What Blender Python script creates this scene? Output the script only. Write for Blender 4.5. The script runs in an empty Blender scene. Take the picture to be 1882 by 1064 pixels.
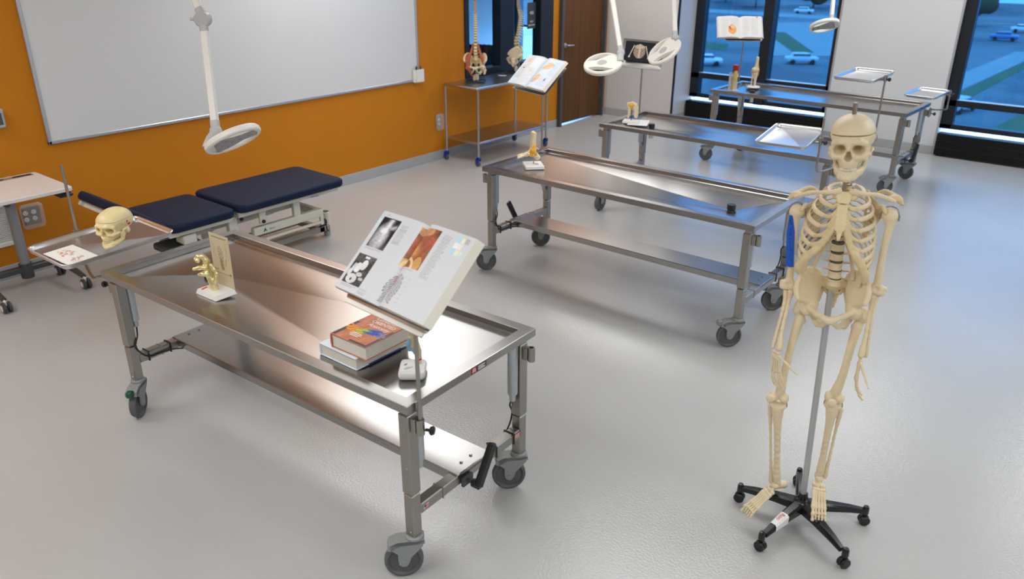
import bpy, bmesh, math, random
import numpy as np
from mathutils import Vector, Matrix

random.seed(7)
rng = np.random.default_rng(7)
PI = math.pi
sc = bpy.context.scene
COL = sc.collection

# ------------------------------------------------------------------ camera
cd = bpy.data.cameras.new('camera')
cam = bpy.data.objects.new('camera', cd)
COL.objects.link(cam)
cd.sensor_width = 36.0
cd.lens = 27.99
cd.clip_start = 0.05
cd.clip_end = 400
CR, CU, CF = Vector((0.776381, 0.630255, 0.003263)), Vector((-0.255255, 0.309694, 0.915934)), Vector((-0.576262, 0.711946, -0.401316))
cam.matrix_world = Matrix(((CR.x, CU.x, -CF.x, 0), (CR.y, CU.y, -CF.y, 0), (CR.z, CU.z, -CF.z, 2.2484), (0, 0, 0, 1)))
cd.dof.use_dof = True
cd.dof.focus_distance = 4.1
cd.dof.aperture_fstop = 2.8
sc.camera = cam

# ------------------------------------------------------------------ world, lamps, exposure
sc.view_settings.view_transform = 'Standard'
sc.view_settings.look = 'None'
sc.view_settings.gamma = 1.0
sc.view_settings.exposure = 0.0
W = bpy.data.worlds.new('world')
sc.world = W
W.use_nodes = True
nt = W.node_tree
nt.nodes.clear()
wo = nt.nodes.new('ShaderNodeOutputWorld')
bg = nt.nodes.new('ShaderNodeBackground')
tc = nt.nodes.new('ShaderNodeTexCoord')
sx = nt.nodes.new('ShaderNodeSeparateXYZ')
rp = nt.nodes.new('ShaderNodeValToRGB')
nt.links.new(tc.outputs['Generated'], sx.inputs[0])
nt.links.new(sx.outputs['Z'], rp.inputs[0])
rp.color_ramp.elements[0].position = 0.0
rp.color_ramp.elements[0].color = (0.24, 0.46, 1.0, 1)
rp.color_ramp.elements[1].position = 0.6
rp.color_ramp.elements[1].color = (0.46, 0.68, 1.0, 1)
nt.links.new(rp.outputs[0], bg.inputs[0])
bg.inputs[1].default_value = 10.0
nt.links.new(bg.outputs[0], wo.inputs[0])

CEIL = 3.0
def ceiling_lamp(x, y, sxx=1.8, syy=1.15, e=37.0):
    l = bpy.data.lights.new('ceiling_panel_lamp', 'AREA')
    l.shape = 'RECTANGLE'
    l.size, l.size_y = sxx, syy
    l.energy = e
    l.color = (0.985, 0.995, 1.0)
    o = bpy.data.objects.new('ceiling_panel_lamp', l)
    COL.objects.link(o)
    o.location = (x, y, CEIL - 0.03)
    return o
for lx in (-5.22, -2.3, 0.65):
    for ly in (0.3, 4.72, 8.7):
        ceiling_lamp(lx, ly)
ceiling_lamp(2.6, 2.5)
ceiling_lamp(-2.3, -2.5)

# ------------------------------------------------------------------ materials
def new_mat(name):
    m = bpy.data.materials.new(name)
    m.use_nodes = True
    return m, m.node_tree, m.node_tree.nodes['Principled BSDF']

def mat(name, col, rough=0.5, metal=0.0, var=0.05, nscale=40.0, bump=0.0, bscale=200.0, spec=0.5, coat=0.0, stretch=None, aniso=0.0, emis=None, estr=0.0, trans=0.0, alpha=1.0, sss=0.0, attr=None):
    m, t, p = new_mat(name)
    L = t.links.new
    p.inputs['Roughness'].default_value = rough
    p.inputs['Metallic'].default_value = metal
    p.inputs['Specular IOR Level'].default_value = spec
    p.inputs['Coat Weight'].default_value = coat
    tcn = t.nodes.new('ShaderNodeTexCoord')
    mp = t.nodes.new('ShaderNodeMapping')
    L(tcn.outputs['Object'], mp.inputs[0])
    if stretch:
        mp.inputs['Scale'].default_value = stretch
    nz = t.nodes.new('ShaderNodeTexNoise')
    nz.inputs['Scale'].default_value = nscale
    nz.inputs['Detail'].default_value = 4
    L(mp.outputs[0], nz.inputs[0])
    mx = t.nodes.new('ShaderNodeMix')
    mx.data_type = 'RGBA'
    L(nz.outputs['Fac'], mx.inputs[0])
    a = [max(0, c * (1 - var)) for c in col]
    b = [min(1, c * (1 + var)) for c in col]
    mx.inputs[6].default_value = (*a, 1)
    mx.inputs[7].default_value = (*b, 1)
    if attr:
        at = t.nodes.new('ShaderNodeAttribute')
        at.attribute_name = attr
        L(at.outputs['Color'], p.inputs['Base Color'])
    else:
        L(mx.outputs[2], p.inputs['Base Color'])
    if aniso:
        p.inputs['Anisotropic'].default_value = aniso
        tg = t.nodes.new('ShaderNodeTangent')
        tg.direction_type = 'UV_MAP'
        tg.uv_map = 'UVMap'
        L(tg.outputs[0], p.inputs['Tangent'])
    if bump:
        nb = t.nodes.new('ShaderNodeTexNoise')
        nb.inputs['Scale'].default_value = bscale
        nb.inputs['Detail'].default_value = 2
        L(mp.outputs[0], nb.inputs[0])
        bp = t.nodes.new('ShaderNodeBump')
        bp.inputs['Strength'].default_value = bump
        bp.inputs['Distance'].default_value = 0.002
        L(nb.outputs['Fac'], bp.inputs['Height'])
        L(bp.outputs[0], p.inputs['Normal'])
    if emis:
        p.inputs['Emission Color'].default_value = (*emis, 1)
        p.inputs['Emission Strength'].default_value = estr
    if trans:
        p.inputs['Transmission Weight'].default_value = trans
    if alpha < 1:
        p.inputs['Alpha'].default_value = alpha
    if sss:
        p.inputs['Subsurface Weight'].default_value = sss
        p.inputs['Subsurface Scale'].default_value = 0.01
    return m

def glass_mat(name, tint=(0.8, 0.9, 1.0), gl=0.08, rough=0.0):
    m, t, p = new_mat(name)
    t.nodes.remove(p)
    out = t.nodes['Material Output']
    tr = t.nodes.new('ShaderNodeBsdfTransparent')
    tr.inputs[0].default_value = (*tint, 1)
    g = t.nodes.new('ShaderNodeBsdfGlossy')
    g.inputs['Roughness'].default_value = rough
    mx = t.nodes.new('ShaderNodeMixShader')
    fr = t.nodes.new('ShaderNodeFresnel')
    fr.inputs[0].default_value = 1.45
    ge = t.nodes.new('ShaderNodeNewGeometry')
    ma = t.nodes.new('ShaderNodeMath')
    ma.operation = 'SUBTRACT'
    ma.use_clamp = True
    t.links.new(fr.outputs[0], ma.inputs[0])
    t.links.new(ge.outputs['Backfacing'], ma.inputs[1])
    t.links.new(ma.outputs[0], mx.inputs[0])
    t.links.new(tr.outputs[0], mx.inputs[1])
    t.links.new(g.outputs[0], mx.inputs[2])
    t.links.new(mx.outputs[0], out.inputs[0])
    return m

M = {}
M['steel'] = mat('brushed_steel', (0.385, 0.378, 0.366), 0.235, 1.0, 0.05, 6, stretch=(1, 40, 40), aniso=0.5)
M['steel_leg'] = mat('satin_steel', (0.38, 0.365, 0.33), 0.36, 1.0, 0.06, 8, stretch=(30, 30, 1))
M['zinc'] = mat('zinc_cylinder', (0.50, 0.54, 0.57), 0.38, 0.75, 0.04)
M['chrome'] = mat('polished_steel', (0.72, 0.71, 0.69), 0.16, 1.0, 0.03)
M['dark'] = mat('black_plastic', (0.012, 0.012, 0.013), 0.42, 0, 0.1)
M['black_gloss'] = mat('black_gloss', (0.010, 0.010, 0.011), 0.25, 0, 0.1)
M['rubber'] = mat('grey_rubber', (0.105, 0.110, 0.113), 0.55, 0, 0.08)
M['fork'] = mat('grey_fork_plastic', (0.27, 0.29, 0.285), 0.45, 0, 0.04)
M['white_plastic'] = mat('white_plastic', (0.82, 0.81, 0.77), 0.35, 0, 0.02)
M['lamp_white'] = mat('lamp_white', (0.86, 0.83, 0.76), 0.38, 0, 0.02)
M['lamp_grey'] = mat('lamp_grey', (0.50, 0.51, 0.50), 0.42, 0, 0.03)
M['lamp_lens'] = mat('lamp_lens', (0.33, 0.33, 0.33), 0.25, 0.2, 0.1)
M['print'] = mat('printed_paper', (0.8, 0.8, 0.8), 0.42, attr='Col', spec=.25)
M['paper_edge'] = mat('paper_edge', (0.72, 0.69, 0.60), 0.75, 0, 0.12, 300, stretch=(1, 1, 8))
M['white_paper'] = mat('white_paper', (0.84, 0.84, 0.84), 0.6, 0, 0.02)
M['bone'] = mat('cast_bone', (0.72, 0.575, 0.34), 0.42, 0, 0.07, 18, bump=0.15, bscale=260)
M['bone_light'] = mat('pale_cast_bone', (0.80, 0.67, 0.44), 0.42, 0, 0.05, 18)
M['cartilage'] = mat('cartilage', (0.74, 0.60, 0.33), 0.5, 0, 0.07, 30)
M['sternum'] = mat('sternum', (0.80, 0.67, 0.38), 0.5, 0, 0.10, 45, bump=0.3, bscale=160)
M['tooth'] = mat('tooth', (0.86, 0.79, 0.62), 0.3, 0, 0.04)
M['disc'] = mat('spinal_disc', (0.10, 0.085, 0.06), 0.5)
M['skull2'] = mat('yellow_cast_bone', (0.83, 0.69, 0.36), 0.38, 0, 0.06, 20)
M['gold'] = mat('pale_gold', (0.82, 0.70, 0.36), 0.26, 0.6, 0.08, 25)
M['navy'] = mat('navy_vinyl', (0.008, 0.016, 0.042), 0.5, 0, 0.15, 30, bump=0.10, bscale=300, spec=.15)
M['cream'] = mat('cream_enamel', (0.62, 0.61, 0.52), 0.38, 0, 0.03)
M['desk_top'] = mat('desk_laminate', (0.72, 0.67, 0.64), 0.4, 0, 0.03)
M['desk_grey'] = mat('grey_metal', (0.30, 0.31, 0.32), 0.4, 0.3, 0.04)
M['desk_dark'] = mat('dark_grey_metal', (0.075, 0.08, 0.085), 0.45, 0.2, 0.06)
M['blue_plastic'] = mat('blue_plastic', (0.006, 0.04, 0.32), 0.38, 0, 0.1)
M['blue_tape'] = mat('blue_tape', (0.006, 0.10, 0.58), 0.55, 0, 0.15, 60)
M['muscle'] = mat('muscle_red', (0.42, 0.10, 0.035), 0.42, 0, 0.2, 25, stretch=(6, 6, 1))
M['red'] = mat('deep_red', (0.33, 0.018, 0.015), 0.35, 0, 0.15)
M['ligament'] = mat('ligament_yellow', (0.85, 0.42, 0.03), 0.4, 0, 0.2, 40)
M['tan'] = mat('model_tan', (0.70, 0.42, 0.20), 0.4, 0, 0.15, 40)
M['pale_blue'] = mat('pale_blue', (0.25, 0.45, 0.60), 0.45, 0, 0.2, 60)
M['red_ink'] = mat('red_ink', (0.70, 0.03, 0.03), 0.5)
M['black_ink'] = mat('black_ink', (0.02, 0.02, 0.02), 0.5)
M['white_ink'] = mat('white_ink', (0.86, 0.84, 0.80), 0.5)
M['green'] = mat('green_plastic', (0.0, 0.09, 0.05), 0.4)
M['al'] = mat('aluminium', (0.55, 0.57, 0.60), 0.38, 0.8, 0.03)
M['board'] = mat('whiteboard_enamel', (0.70, 0.70, 0.69), 0.16, 0, 0.01)
M['frame_black'] = mat('black_anodised', (0.012, 0.016, 0.022), 0.35, 0.2, 0.1)
M['heater'] = mat('black_heater', (0.004, 0.004, 0.004), 0.5, 0.0, 0.1, spec=.25)
M['acrylic'] = mat('clear_acrylic', (0.75, 0.75, 0.74), 0.25, 0, 0.02, alpha=0.5)
M['outlet_clear'] = mat('clear_cover', (0.72, 0.66, 0.60), 0.2, 0, 0.02, alpha=0.28)
M['glass'] = glass_mat('tinted_glass', (0.22, 0.37, 0.45))
M['glass_in'] = glass_mat('inner_glass', (0.85, 0.95, 1.0))

# ------------------------------------------------------------------ mesh helpers
def basis(z, hint=None):
    z = np.asarray(z, float)
    z = z / np.linalg.norm(z)
    h = np.array([0, 0, 1.0]) if hint is None else np.asarray(hint, float)
    if abs(h @ z) > 0.98:
        h = np.array([1.0, 0, 0])
    x = np.cross(h, z)
    x /= np.linalg.norm(x)
    return x, np.cross(z, x), z

def rot3(rx=0, ry=0, rz=0):
    return np.array(Matrix.Rotation(rz, 3, 'Z') @ Matrix.Rotation(rx, 3, 'X') @ Matrix.Rotation(ry, 3, 'Y'))

class MB:
    def __init__(s):
        s.v, s.f, s.m, s.n = [], [], [], 0
        s.R, s.T = np.eye(3), np.zeros(3)
    def frame(s, T=(0, 0, 0), R=None):
        s.T = np.array(T, float)
        s.R = np.eye(3) if R is None else np.asarray(R)
        return s
    def add(s, V, Fc, m=0):
        V = np.asarray(V, float) @ s.R.T + s.T
        s.v.append(V)
        s.f += [tuple(i + s.n for i in q) for q in Fc]
        s.m += [m] * len(Fc)
        s.n += len(V)
        return s
    def box(s, c, size, m=0, R=None, bev=0.0):
        hx, hy, hz = [d / 2 for d in size]
        R = np.eye(3) if R is None else np.asarray(R)
        c = np.array(c, float)
        if bev <= 0:
            V = np.array([(a * hx, b * hy, d * hz) for d in (-1, 1) for b in (-1, 1) for a in (-1, 1)])
            Fc = [(0, 2, 3, 1), (4, 5, 7, 6), (0, 1, 5, 4), (2, 6, 7, 3), (0, 4, 6, 2), (1, 3, 7, 5)]
            return s.add(V @ R.T + c, Fc, m)
        bev = min(bev, hx * .95, hy * .95, hz * .95)
        V, ix = [], {}
        for a in (-1, 1):
            for b in (-1, 1):
                for d in (-1, 1):
                    for k in range(3):
                        e = [hx - bev, hy - bev, hz - bev]
                        e[k] += bev
                        ix[(a, b, d, k)] = len(V)
                        V.append((a * e[0], b * e[1], d * e[2]))
        Fc = []
        for k in range(3):
            o = [i for i in range(3) if i != k]
            for sg in (-1, 1):
                q = []
                for (p, r) in ((-1, -1), (1, -1), (1, 1), (-1, 1)):
                    key = [0, 0, 0]
                    key[k], key[o[0]], key[o[1]] = sg, p, r
                    q.append(ix[(*key, k)])
                fl = (sg < 0) ^ (k == 1)
                Fc.append(tuple(q[::-1] if fl else q))
        for k in range(3):
            i, j = [q for q in range(3) if q != k]
            for p in (-1, 1):
                for r in (-1, 1):
                    def K(sg, face):
                        key = [0, 0, 0]
                        key[k], key[i], key[j] = sg, p, r
                        return ix[(*key, face)]
                    Fc.append((K(-1, i), K(1, i), K(1, j), K(-1, j)))
        for a in (-1, 1):
            for b in (-1, 1):
                for d in (-1, 1):
                    Fc.append(tuple(ix[(a, b, d, k)] for k in range(3)))
        return s.add(np.array(V) @ R.T + c, Fc, m)
    def tube(s, pts, r, seg=12, m=0, caps=True, closed=False, hint=None, ell=None):
        P = np.asarray(pts, float)
        n = len(P)
        r = np.full(n, r, float) if np.isscalar(r) else np.asarray(r, float)
        if closed:
            T = np.roll(P, -1, 0) - np.roll(P, 1, 0)
        else:
            T = np.gradient(P, axis=0)
        T /= np.linalg.norm(T, axis=1)[:, None] + 1e-12
        x, y, _ = basis(T[0], hint)
        V = []
        an = np.linspace(0, 2 * PI, seg, endpoint=False)
        ea, eb = ell if ell else (1, 1)
        for i in range(n):
            x = x - T[i] * (x @ T[i])
            x /= np.linalg.norm(x)
            y = np.cross(T[i], x)
            V.append(P[i] + r[i] * (np.cos(an)[:, None] * x * ea + np.sin(an)[:, None] * y * eb))
        V = np.concatenate(V)
        Fc = []
        for i in range(n if closed else n - 1):
            a, b = i * seg, ((i + 1) % n) * seg
            for k in range(seg):
                k2 = (k + 1) % seg
                Fc.append((a + k, a + k2, b + k2, b + k))
        if caps and not closed:
            Fc.append(tuple(range(seg))[::-1])
            Fc.append(tuple((n - 1) * seg + k for k in range(seg)))
        return s.add(V, Fc, m)
    def cyl(s, a, b, r, r2=None, seg=16, m=0, caps=True):
        return s.tube([a, b], [r, r if r2 is None else r2], seg, m, caps)
    def lathe(s, prof, o=(0, 0, 0), ax=(0, 0, 1), seg=24, m=0, hint=None, closed=False):
        x, y, z = basis(ax, hint)
        o = np.array(o, float)
        V, Fc = [], []
        n = len(prof)
        for (r, h) in prof:
            for k in range(seg):
                t = 2 * PI * k / seg
                V.append(o + z * h + max(r, 1e-5) * (math.cos(t) * x + math.sin(t) * y))
        for i in range(n if closed else n - 1):
            j = (i + 1) % n
            for k in range(seg):
                k2 = (k + 1) % seg
                Fc.append((i * seg + k, i * seg + k2, j * seg + k2, j * seg + k))
        return s.add(V, Fc, m)
    def ell(s, c, r, m=0, R=None, seg=16, rings=10):
        r = (r, r, r) if np.isscalar(r) else r
        V, Fc = [], []
        for i in range(rings + 1):
            p = PI * i / rings
            for k in range(seg):
                t = 2 * PI * k / seg
                V.append((r[0] * math.sin(p) * math.cos(t), r[1] * math.sin(p) * math.sin(t), r[2] * math.cos(p)))
        for i in range(rings):
            for k in range(seg):
                k2 = (k + 1) % seg
                Fc.append((i * seg + k, (i + 1) * seg + k, (i + 1) * seg + k2, i * seg + k2))
        V = np.array(V)
        if R is not None:
            V = V @ np.asarray(R).T
        return s.add(V + np.array(c, float), Fc, m)
    def prism(s, poly, h0, h1, o=(0, 0, 0), R=None, m=0):
        # poly in local x,y, extruded along local z
        R = np.eye(3) if R is None else np.asarray(R)
        n = len(poly)
        ar = sum(poly[i][0] * poly[(i + 1) % n][1] - poly[(i + 1) % n][0] * poly[i][1] for i in range(n))
        if ar < 0:
            poly = poly[::-1]
        V = [(a, b, h0) for a, b in poly] + [(a, b, h1) for a, b in poly]
        Fc = [tuple(range(n))[::-1], tuple(range(n, 2 * n))] + [(i, (i + 1) % n, n + (i + 1) % n, n + i) for i in range(n)]
        return s.add(np.array(V) @ R.T + np.array(o, float), Fc, m)
    def build(s, name, mats, parent=None, loc=None, rot=None, sharp=38, uv=False):
        me = bpy.data.meshes.new(name)
        V = np.concatenate(s.v) if s.v else np.zeros((0, 3))
        me.from_pydata(V.tolist(), [], s.f)
        mats = mats if isinstance(mats, (list, tuple)) else [mats]
        for q in mats:
            me.materials.append(M[q] if isinstance(q, str) else q)
        me.polygons.foreach_set('material_index', s.m)
        me.polygons.foreach_set('use_smooth', [True] * len(s.f))
        me.validate()
        me.update()
        if uv:
            u = me.uv_layers.new(name='UVMap')
            li = np.zeros(len(me.loops), int)
            me.loops.foreach_get('vertex_index', li)
            co = np.zeros(len(me.vertices) * 3)
            me.vertices.foreach_get('co', co)
            co = co.reshape(-1, 3)
            u.data.foreach_set('uv', (co[li][:, :2] + co[li][:, 2:3] * np.array([[0, .01]])).ravel())
        me.set_sharp_from_angle(angle=math.radians(sharp))
        o = bpy.data.objects.new(name, me)
        COL.objects.link(o)
        if parent is not None:
            o.parent = parent
        if loc is not None:
            o.location = loc
        if rot is not None:
            o.rotation_euler = rot
        return o

def tag(o, label=None, cat=None, group=None, kind=None):
    if label:
        o['label'] = label
    if cat:
        o['category'] = cat
    if group:
        o['group'] = group
    if kind:
        o['kind'] = kind
    return o

def thing(name, label, cat, loc=(0, 0, 0), rz=0.0, group=None, rot=None):
    o = bpy.data.objects.new(name, None)
    COL.objects.link(o)
    o.location = loc
    o.rotation_euler = rot if rot is not None else (0, 0, rz)
    o.empty_display_size = 0.05
    return tag(o, label, cat, group)

def struct(mb, name, mats, **k):
    return tag(mb.build(name, mats, **k), kind='structure')

def smooth_path(pts, n=8):
    P = np.asarray(pts, float)
    Q = np.vstack([2 * P[0] - P[1], P, 2 * P[-1] - P[-2]])
    out = []
    for i in range(1, len(Q) - 2):
        for t in np.linspace(0, 1, n, endpoint=False):
            a, b, c, d = Q[i - 1], Q[i], Q[i + 1], Q[i + 2]
            out.append(.5 * (2 * b + (c - a) * t + (2 * a - 5 * b + 4 * c - d) * t * t + (3 * b - a - 3 * c + d) * t ** 3))
    out.append(P[-1])
    return np.array(out)

def interp_r(rs, n):
    return np.interp(np.linspace(0, 1, n), np.linspace(0, 1, len(rs)), rs)

# ------------------------------------------------------------------ organic forms: smooth distance fields meshed by surface nets
class SDF:
    def __init__(s, h=0.003):
        s.h, s.ops = h, []
    def ell(s, c, r, R=None, k=0.006, op='u'):
        r = (r, r, r) if np.isscalar(r) else r
        c = np.array(c, float)
        Rm = None if R is None else np.asarray(R)
        def fn(P):
            p = P - c
            if Rm is not None:
                p = p @ Rm
            q = p / np.array(r)
            k0 = np.sqrt((q ** 2).sum(-1)) + 1e-9
            k1 = np.sqrt(((q / np.array(r)) ** 2).sum(-1)) + 1e-9
            return k0 * (k0 - 1) / k1
        m = max(r)
        s.ops.append((fn, c - m, c + m, k, op))
        return s
    def cap(s, a, b, ra, rb=None, k=0.006, op='u', flat=None):
        a, b = np.array(a, float), np.array(b, float)
        rb = ra if rb is None else rb
        ab = b - a
        L2 = ab @ ab + 1e-12
        def fn(P):
            p = P - a
            t = np.clip(p @ ab / L2, 0, 1)
            d = p - t[..., None] * ab
            if flat is not None:
                ax, f = flat
                ax = np.asarray(ax, float)
                ax = ax / np.linalg.norm(ax)
                d = d + (d @ ax)[..., None] * ax * (1 / f - 1)
                return (np.sqrt((d ** 2).sum(-1)) - (ra + (rb - ra) * t)) * min(1, f)
            return np.sqrt((d ** 2).sum(-1)) - (ra + (rb - ra) * t)
        m = max(ra, rb)
        s.ops.append((fn, np.minimum(a, b) - m, np.maximum(a, b) + m, k, op))
        return s
    def path(s, pts, rs, k=0.004, op='u', flat=None):
        rs = [rs] * len(pts) if np.isscalar(rs) else rs
        for i in range(len(pts) - 1):
            s.cap(pts[i], pts[i + 1], rs[i], rs[i + 1], k, op, flat)
        return s
    def box(s, c, half, rd=0.003, R=None, k=0.003, op='u'):
        c, hf = np.array(c, float), np.array(half, float)
        Rm = None if R is None else np.asarray(R)
        def fn(P):
            p = P - c
            if Rm is not None:
                p = p @ Rm
            q = np.abs(p) - (hf - rd)
            return np.sqrt((np.maximum(q, 0) ** 2).sum(-1)) + np.minimum(q.max(-1), 0) - rd
        m = np.linalg.norm(hf)
        s.ops.append((fn, c - m, c + m, k, op))
        return s
    def mesh(s):
        h = s.h
        U = [o for o in s.ops if o[4] == 'u']
        lo = np.min([o[1] for o in U], 0) - 3 * h
        hi = np.max([o[2] for o in U], 0) + 3 * h
        n = np.ceil((hi - lo) / h).astype(int) + 1
        ax = [lo[i] + h * np.arange(n[i]) for i in range(3)]
        G = np.full(n, 1.0)
        for fn, a, b, k, op in s.ops:
            mg = k + 3 * h
            i0 = np.clip(np.floor((a - mg - lo) / h).astype(int), 0, n)
            i1 = np.clip(np.ceil((b + mg - lo) / h).astype(int) + 1, 0, n)
            if (i1 <= i0).any():
                continue
            sl = tuple(slice(i0[i], i1[i]) for i in range(3))
            P = np.stack(np.meshgrid(*[ax[i][sl[i]] for i in range(3)], indexing='ij'), -1)
            d = fn(P)
            g = G[sl]
            if op == 'u':
                t = np.clip(.5 + .5 * (d - g) / k, 0, 1)
                G[sl] = d * (1 - t) + g * t - k * t * (1 - t)
            elif op == 's':
                d = -d
                t = np.clip(.5 - .5 * (d - g) / k, 0, 1)
                G[sl] = d * (1 - t) + g * t + k * t * (1 - t)
            else:
                G[sl] = np.maximum(g, d)
        G[0], G[-1], G[:, 0], G[:, -1], G[:, :, 0], G[:, :, -1] = (1,) * 6
        return snet(G, lo, h)
    def into(s, mb, m=0):
        V, Fc = s.mesh()
        mb.add(V, Fc, m)
        return mb
    def build(s, name, mats, parent=None, **k):
        mb = MB()
        s.into(mb)
        return mb.build(name, mats, parent, sharp=80, **k)

def snet(G, lo, h):
    S = G < 0
    n = np.array(G.shape)
    c = n - 1
    cnt = np.zeros(c, int)
    off = [(i, j, k) for i in (0, 1) for j in (0, 1) for k in (0, 1)]
    def sub(A, o):
        return A[o[0]:o[0] + c[0], o[1]:o[1] + c[1], o[2]:o[2] + c[2]]
    for o in off:
        cnt += sub(S, o)
    act = (cnt > 0) & (cnt < 8)
    idx = np.full(c, -1)
    ijk = np.argwhere(act)
    idx[act] = np.arange(len(ijk))
    acc = np.zeros((len(ijk), 3))
    num = np.zeros(len(ijk))
    for a in off:
        for d in range(3):
            if a[d]:
                continue
            b = list(a)
            b[d] = 1
            ga = G[ijk[:, 0] + a[0], ijk[:, 1] + a[1], ijk[:, 2] + a[2]]
            gb = G[ijk[:, 0] + b[0], ijk[:, 1] + b[1], ijk[:, 2] + b[2]]
            x = (ga < 0) != (gb < 0)
            t = np.where(x, ga / np.where(x, ga - gb, 1), 0)
            p = np.tile(np.array(a, float), (len(ijk), 1))
            p[:, d] = t
            acc[x] += p[x]
            num[x] += 1
    V = lo + h * (ijk + acc / num[:, None])
    Fc = []
    for d in range(3):
        e, f = (d + 1) % 3, (d + 2) % 3
        sa = [slice(None)] * 3
        sb = [slice(None)] * 3
        sa[d], sb[d] = slice(0, -1), slice(1, None)
        A, B = S[tuple(sa)], S[tuple(sb)]
        pos = np.argwhere(A != B)
        ok = (pos[:, e] > 0) & (pos[:, f] > 0) & (pos[:, e] < c[e]) & (pos[:, f] < c[f])
        pos = pos[ok]
        if not len(pos):
            continue
        inside = A[pos[:, 0], pos[:, 1], pos[:, 2]]
        def cell(de, df):
            q = pos.copy()
            q[:, e] -= de
            q[:, f] -= df
            return idx[q[:, 0], q[:, 1], q[:, 2]]
        Q = np.stack([cell(1, 1), cell(0, 1), cell(0, 0), cell(1, 0)], 1)
        Q[~inside] = Q[~inside][:, ::-1]
        Fc += [tuple(r) for r in Q.tolist() if min(r) >= 0]
    return V, Fc

# ------------------------------------------------------------------ printed sheets: a grid whose vertex colours carry the printing
def sheet(name, nx, ny, pos, paint, parent, mats=('print',), loc=None, rot=None):
    """pos(u,v)->xyz arrays, paint(u,v)->rgb linear arrays, u,v in 0..1"""
    u, v = np.meshgrid(np.linspace(0, 1, nx), np.linspace(0, 1, ny), indexing='ij')
    P = pos(u, v).reshape(-1, 3)
    C = np.clip(paint(u, v), 0, 1).reshape(-1, 3)
    i, j = np.meshgrid(np.arange(nx - 1), np.arange(ny - 1), indexing='ij')
    a = (i * ny + j).ravel()
    Fc = np.stack([a, a + ny, a + ny + 1, a + 1], 1)
    me = bpy.data.meshes.new(name)
    me.from_pydata(P.tolist(), [], Fc.tolist())
    at = me.color_attributes.new('Col', 'FLOAT_COLOR', 'POINT')
    at.data.foreach_set('color', np.concatenate([C, np.ones((len(C), 1))], 1).ravel())
    me.polygons.foreach_set('use_smooth', [True] * len(Fc))
    me.materials.append(M[mats[0]])
    me.update()
    o = bpy.data.objects.new(name, me)
    COL.objects.link(o)
    if parent is not None:
        o.parent = parent
    if loc is not None:
        o.location = loc
    if rot is not None:
        o.rotation_euler = rot
    return o

def lettering(name, body, size, mtl, parent, Mx, ext=0.0004, space=1.0, shear=0.0, sx=1.0):
    cu = bpy.data.curves.new(name, 'FONT')
    cu.body = body
    cu.size = size
    cu.extrude = ext
    cu.align_x = 'CENTER'
    cu.align_y = 'CENTER'
    cu.space_character = space
    cu.shear = shear
    t = bpy.data.objects.new(name + '_tmp', cu)
    COL.objects.link(t)
    dg = bpy.context.evaluated_depsgraph_get()
    me = bpy.data.meshes.new_from_object(t.evaluated_get(dg))
    bpy.data.objects.remove(t)
    me.materials.clear()
    me.materials.append(M[mtl])
    me.name = name
    o = bpy.data.objects.new(name, me)
    COL.objects.link(o)
    o.parent = parent
    o.matrix_local = Mx @ Matrix.Diagonal((sx, 1, 1, 1))
    return o

def mx4(o, ex, ey):
    ex, ey = Vector(ex).normalized(), Vector(ey)
    ez = ex.cross(ey).normalized()
    ey = ez.cross(ex)
    return Matrix(((ex.x, ey.x, ez.x, o[0]), (ex.y, ey.y, ez.y, o[1]), (ex.z, ey.z, ez.z, o[2]), (0, 0, 0, 1)))
# ------------------------------------------------------------------ the room
XW, YA, YP, YG = -6.154, 9.65, 10.10, 10.24       # orange wall, recessed grey wall, pier face, glass line
XE, YS = 3.6, -4.2

def floor_mat():
    m, t, p = new_mat('epoxy_floor')
    L = t.links.new
    tcn = t.nodes.new('ShaderNodeTexCoord')
    n1 = t.nodes.new('ShaderNodeTexNoise')
    n1.inputs['Scale'].default_value = 0.9
    n1.inputs['Detail'].default_value = 5
    n2 = t.nodes.new('ShaderNodeTexNoise')
    n2.inputs['Scale'].default_value = 95
    n2.inputs['Detail'].default_value = 2
    L(tcn.outputs['Object'], n1.inputs[0])
    L(tcn.outputs['Object'], n2.inputs[0])
    rp = t.nodes.new('ShaderNodeValToRGB')
    rp.color_ramp.elements[0].position = 0.3
    rp.color_ramp.elements[0].color = (0.455, 0.457, 0.447, 1)
    rp.color_ramp.elements[1].position = 0.7
    rp.color_ramp.elements[1].color = (0.495, 0.497, 0.487, 1)
    L(n1.outputs['Fac'], rp.inputs[0])
    L(rp.outputs[0], p.inputs['Base Color'])
    p.inputs['Roughness'].default_value = 0.20
    p.inputs['IOR'].default_value = 1.5
    bp = t.nodes.new('ShaderNodeBump')
    bp.inputs['Strength'].default_value = 0.30
    bp.inputs['Distance'].default_value = 0.004
    L(n2.outputs['Fac'], bp.inputs['Height'])
    L(bp.outputs[0], p.inputs['Normal'])
    return m

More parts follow.
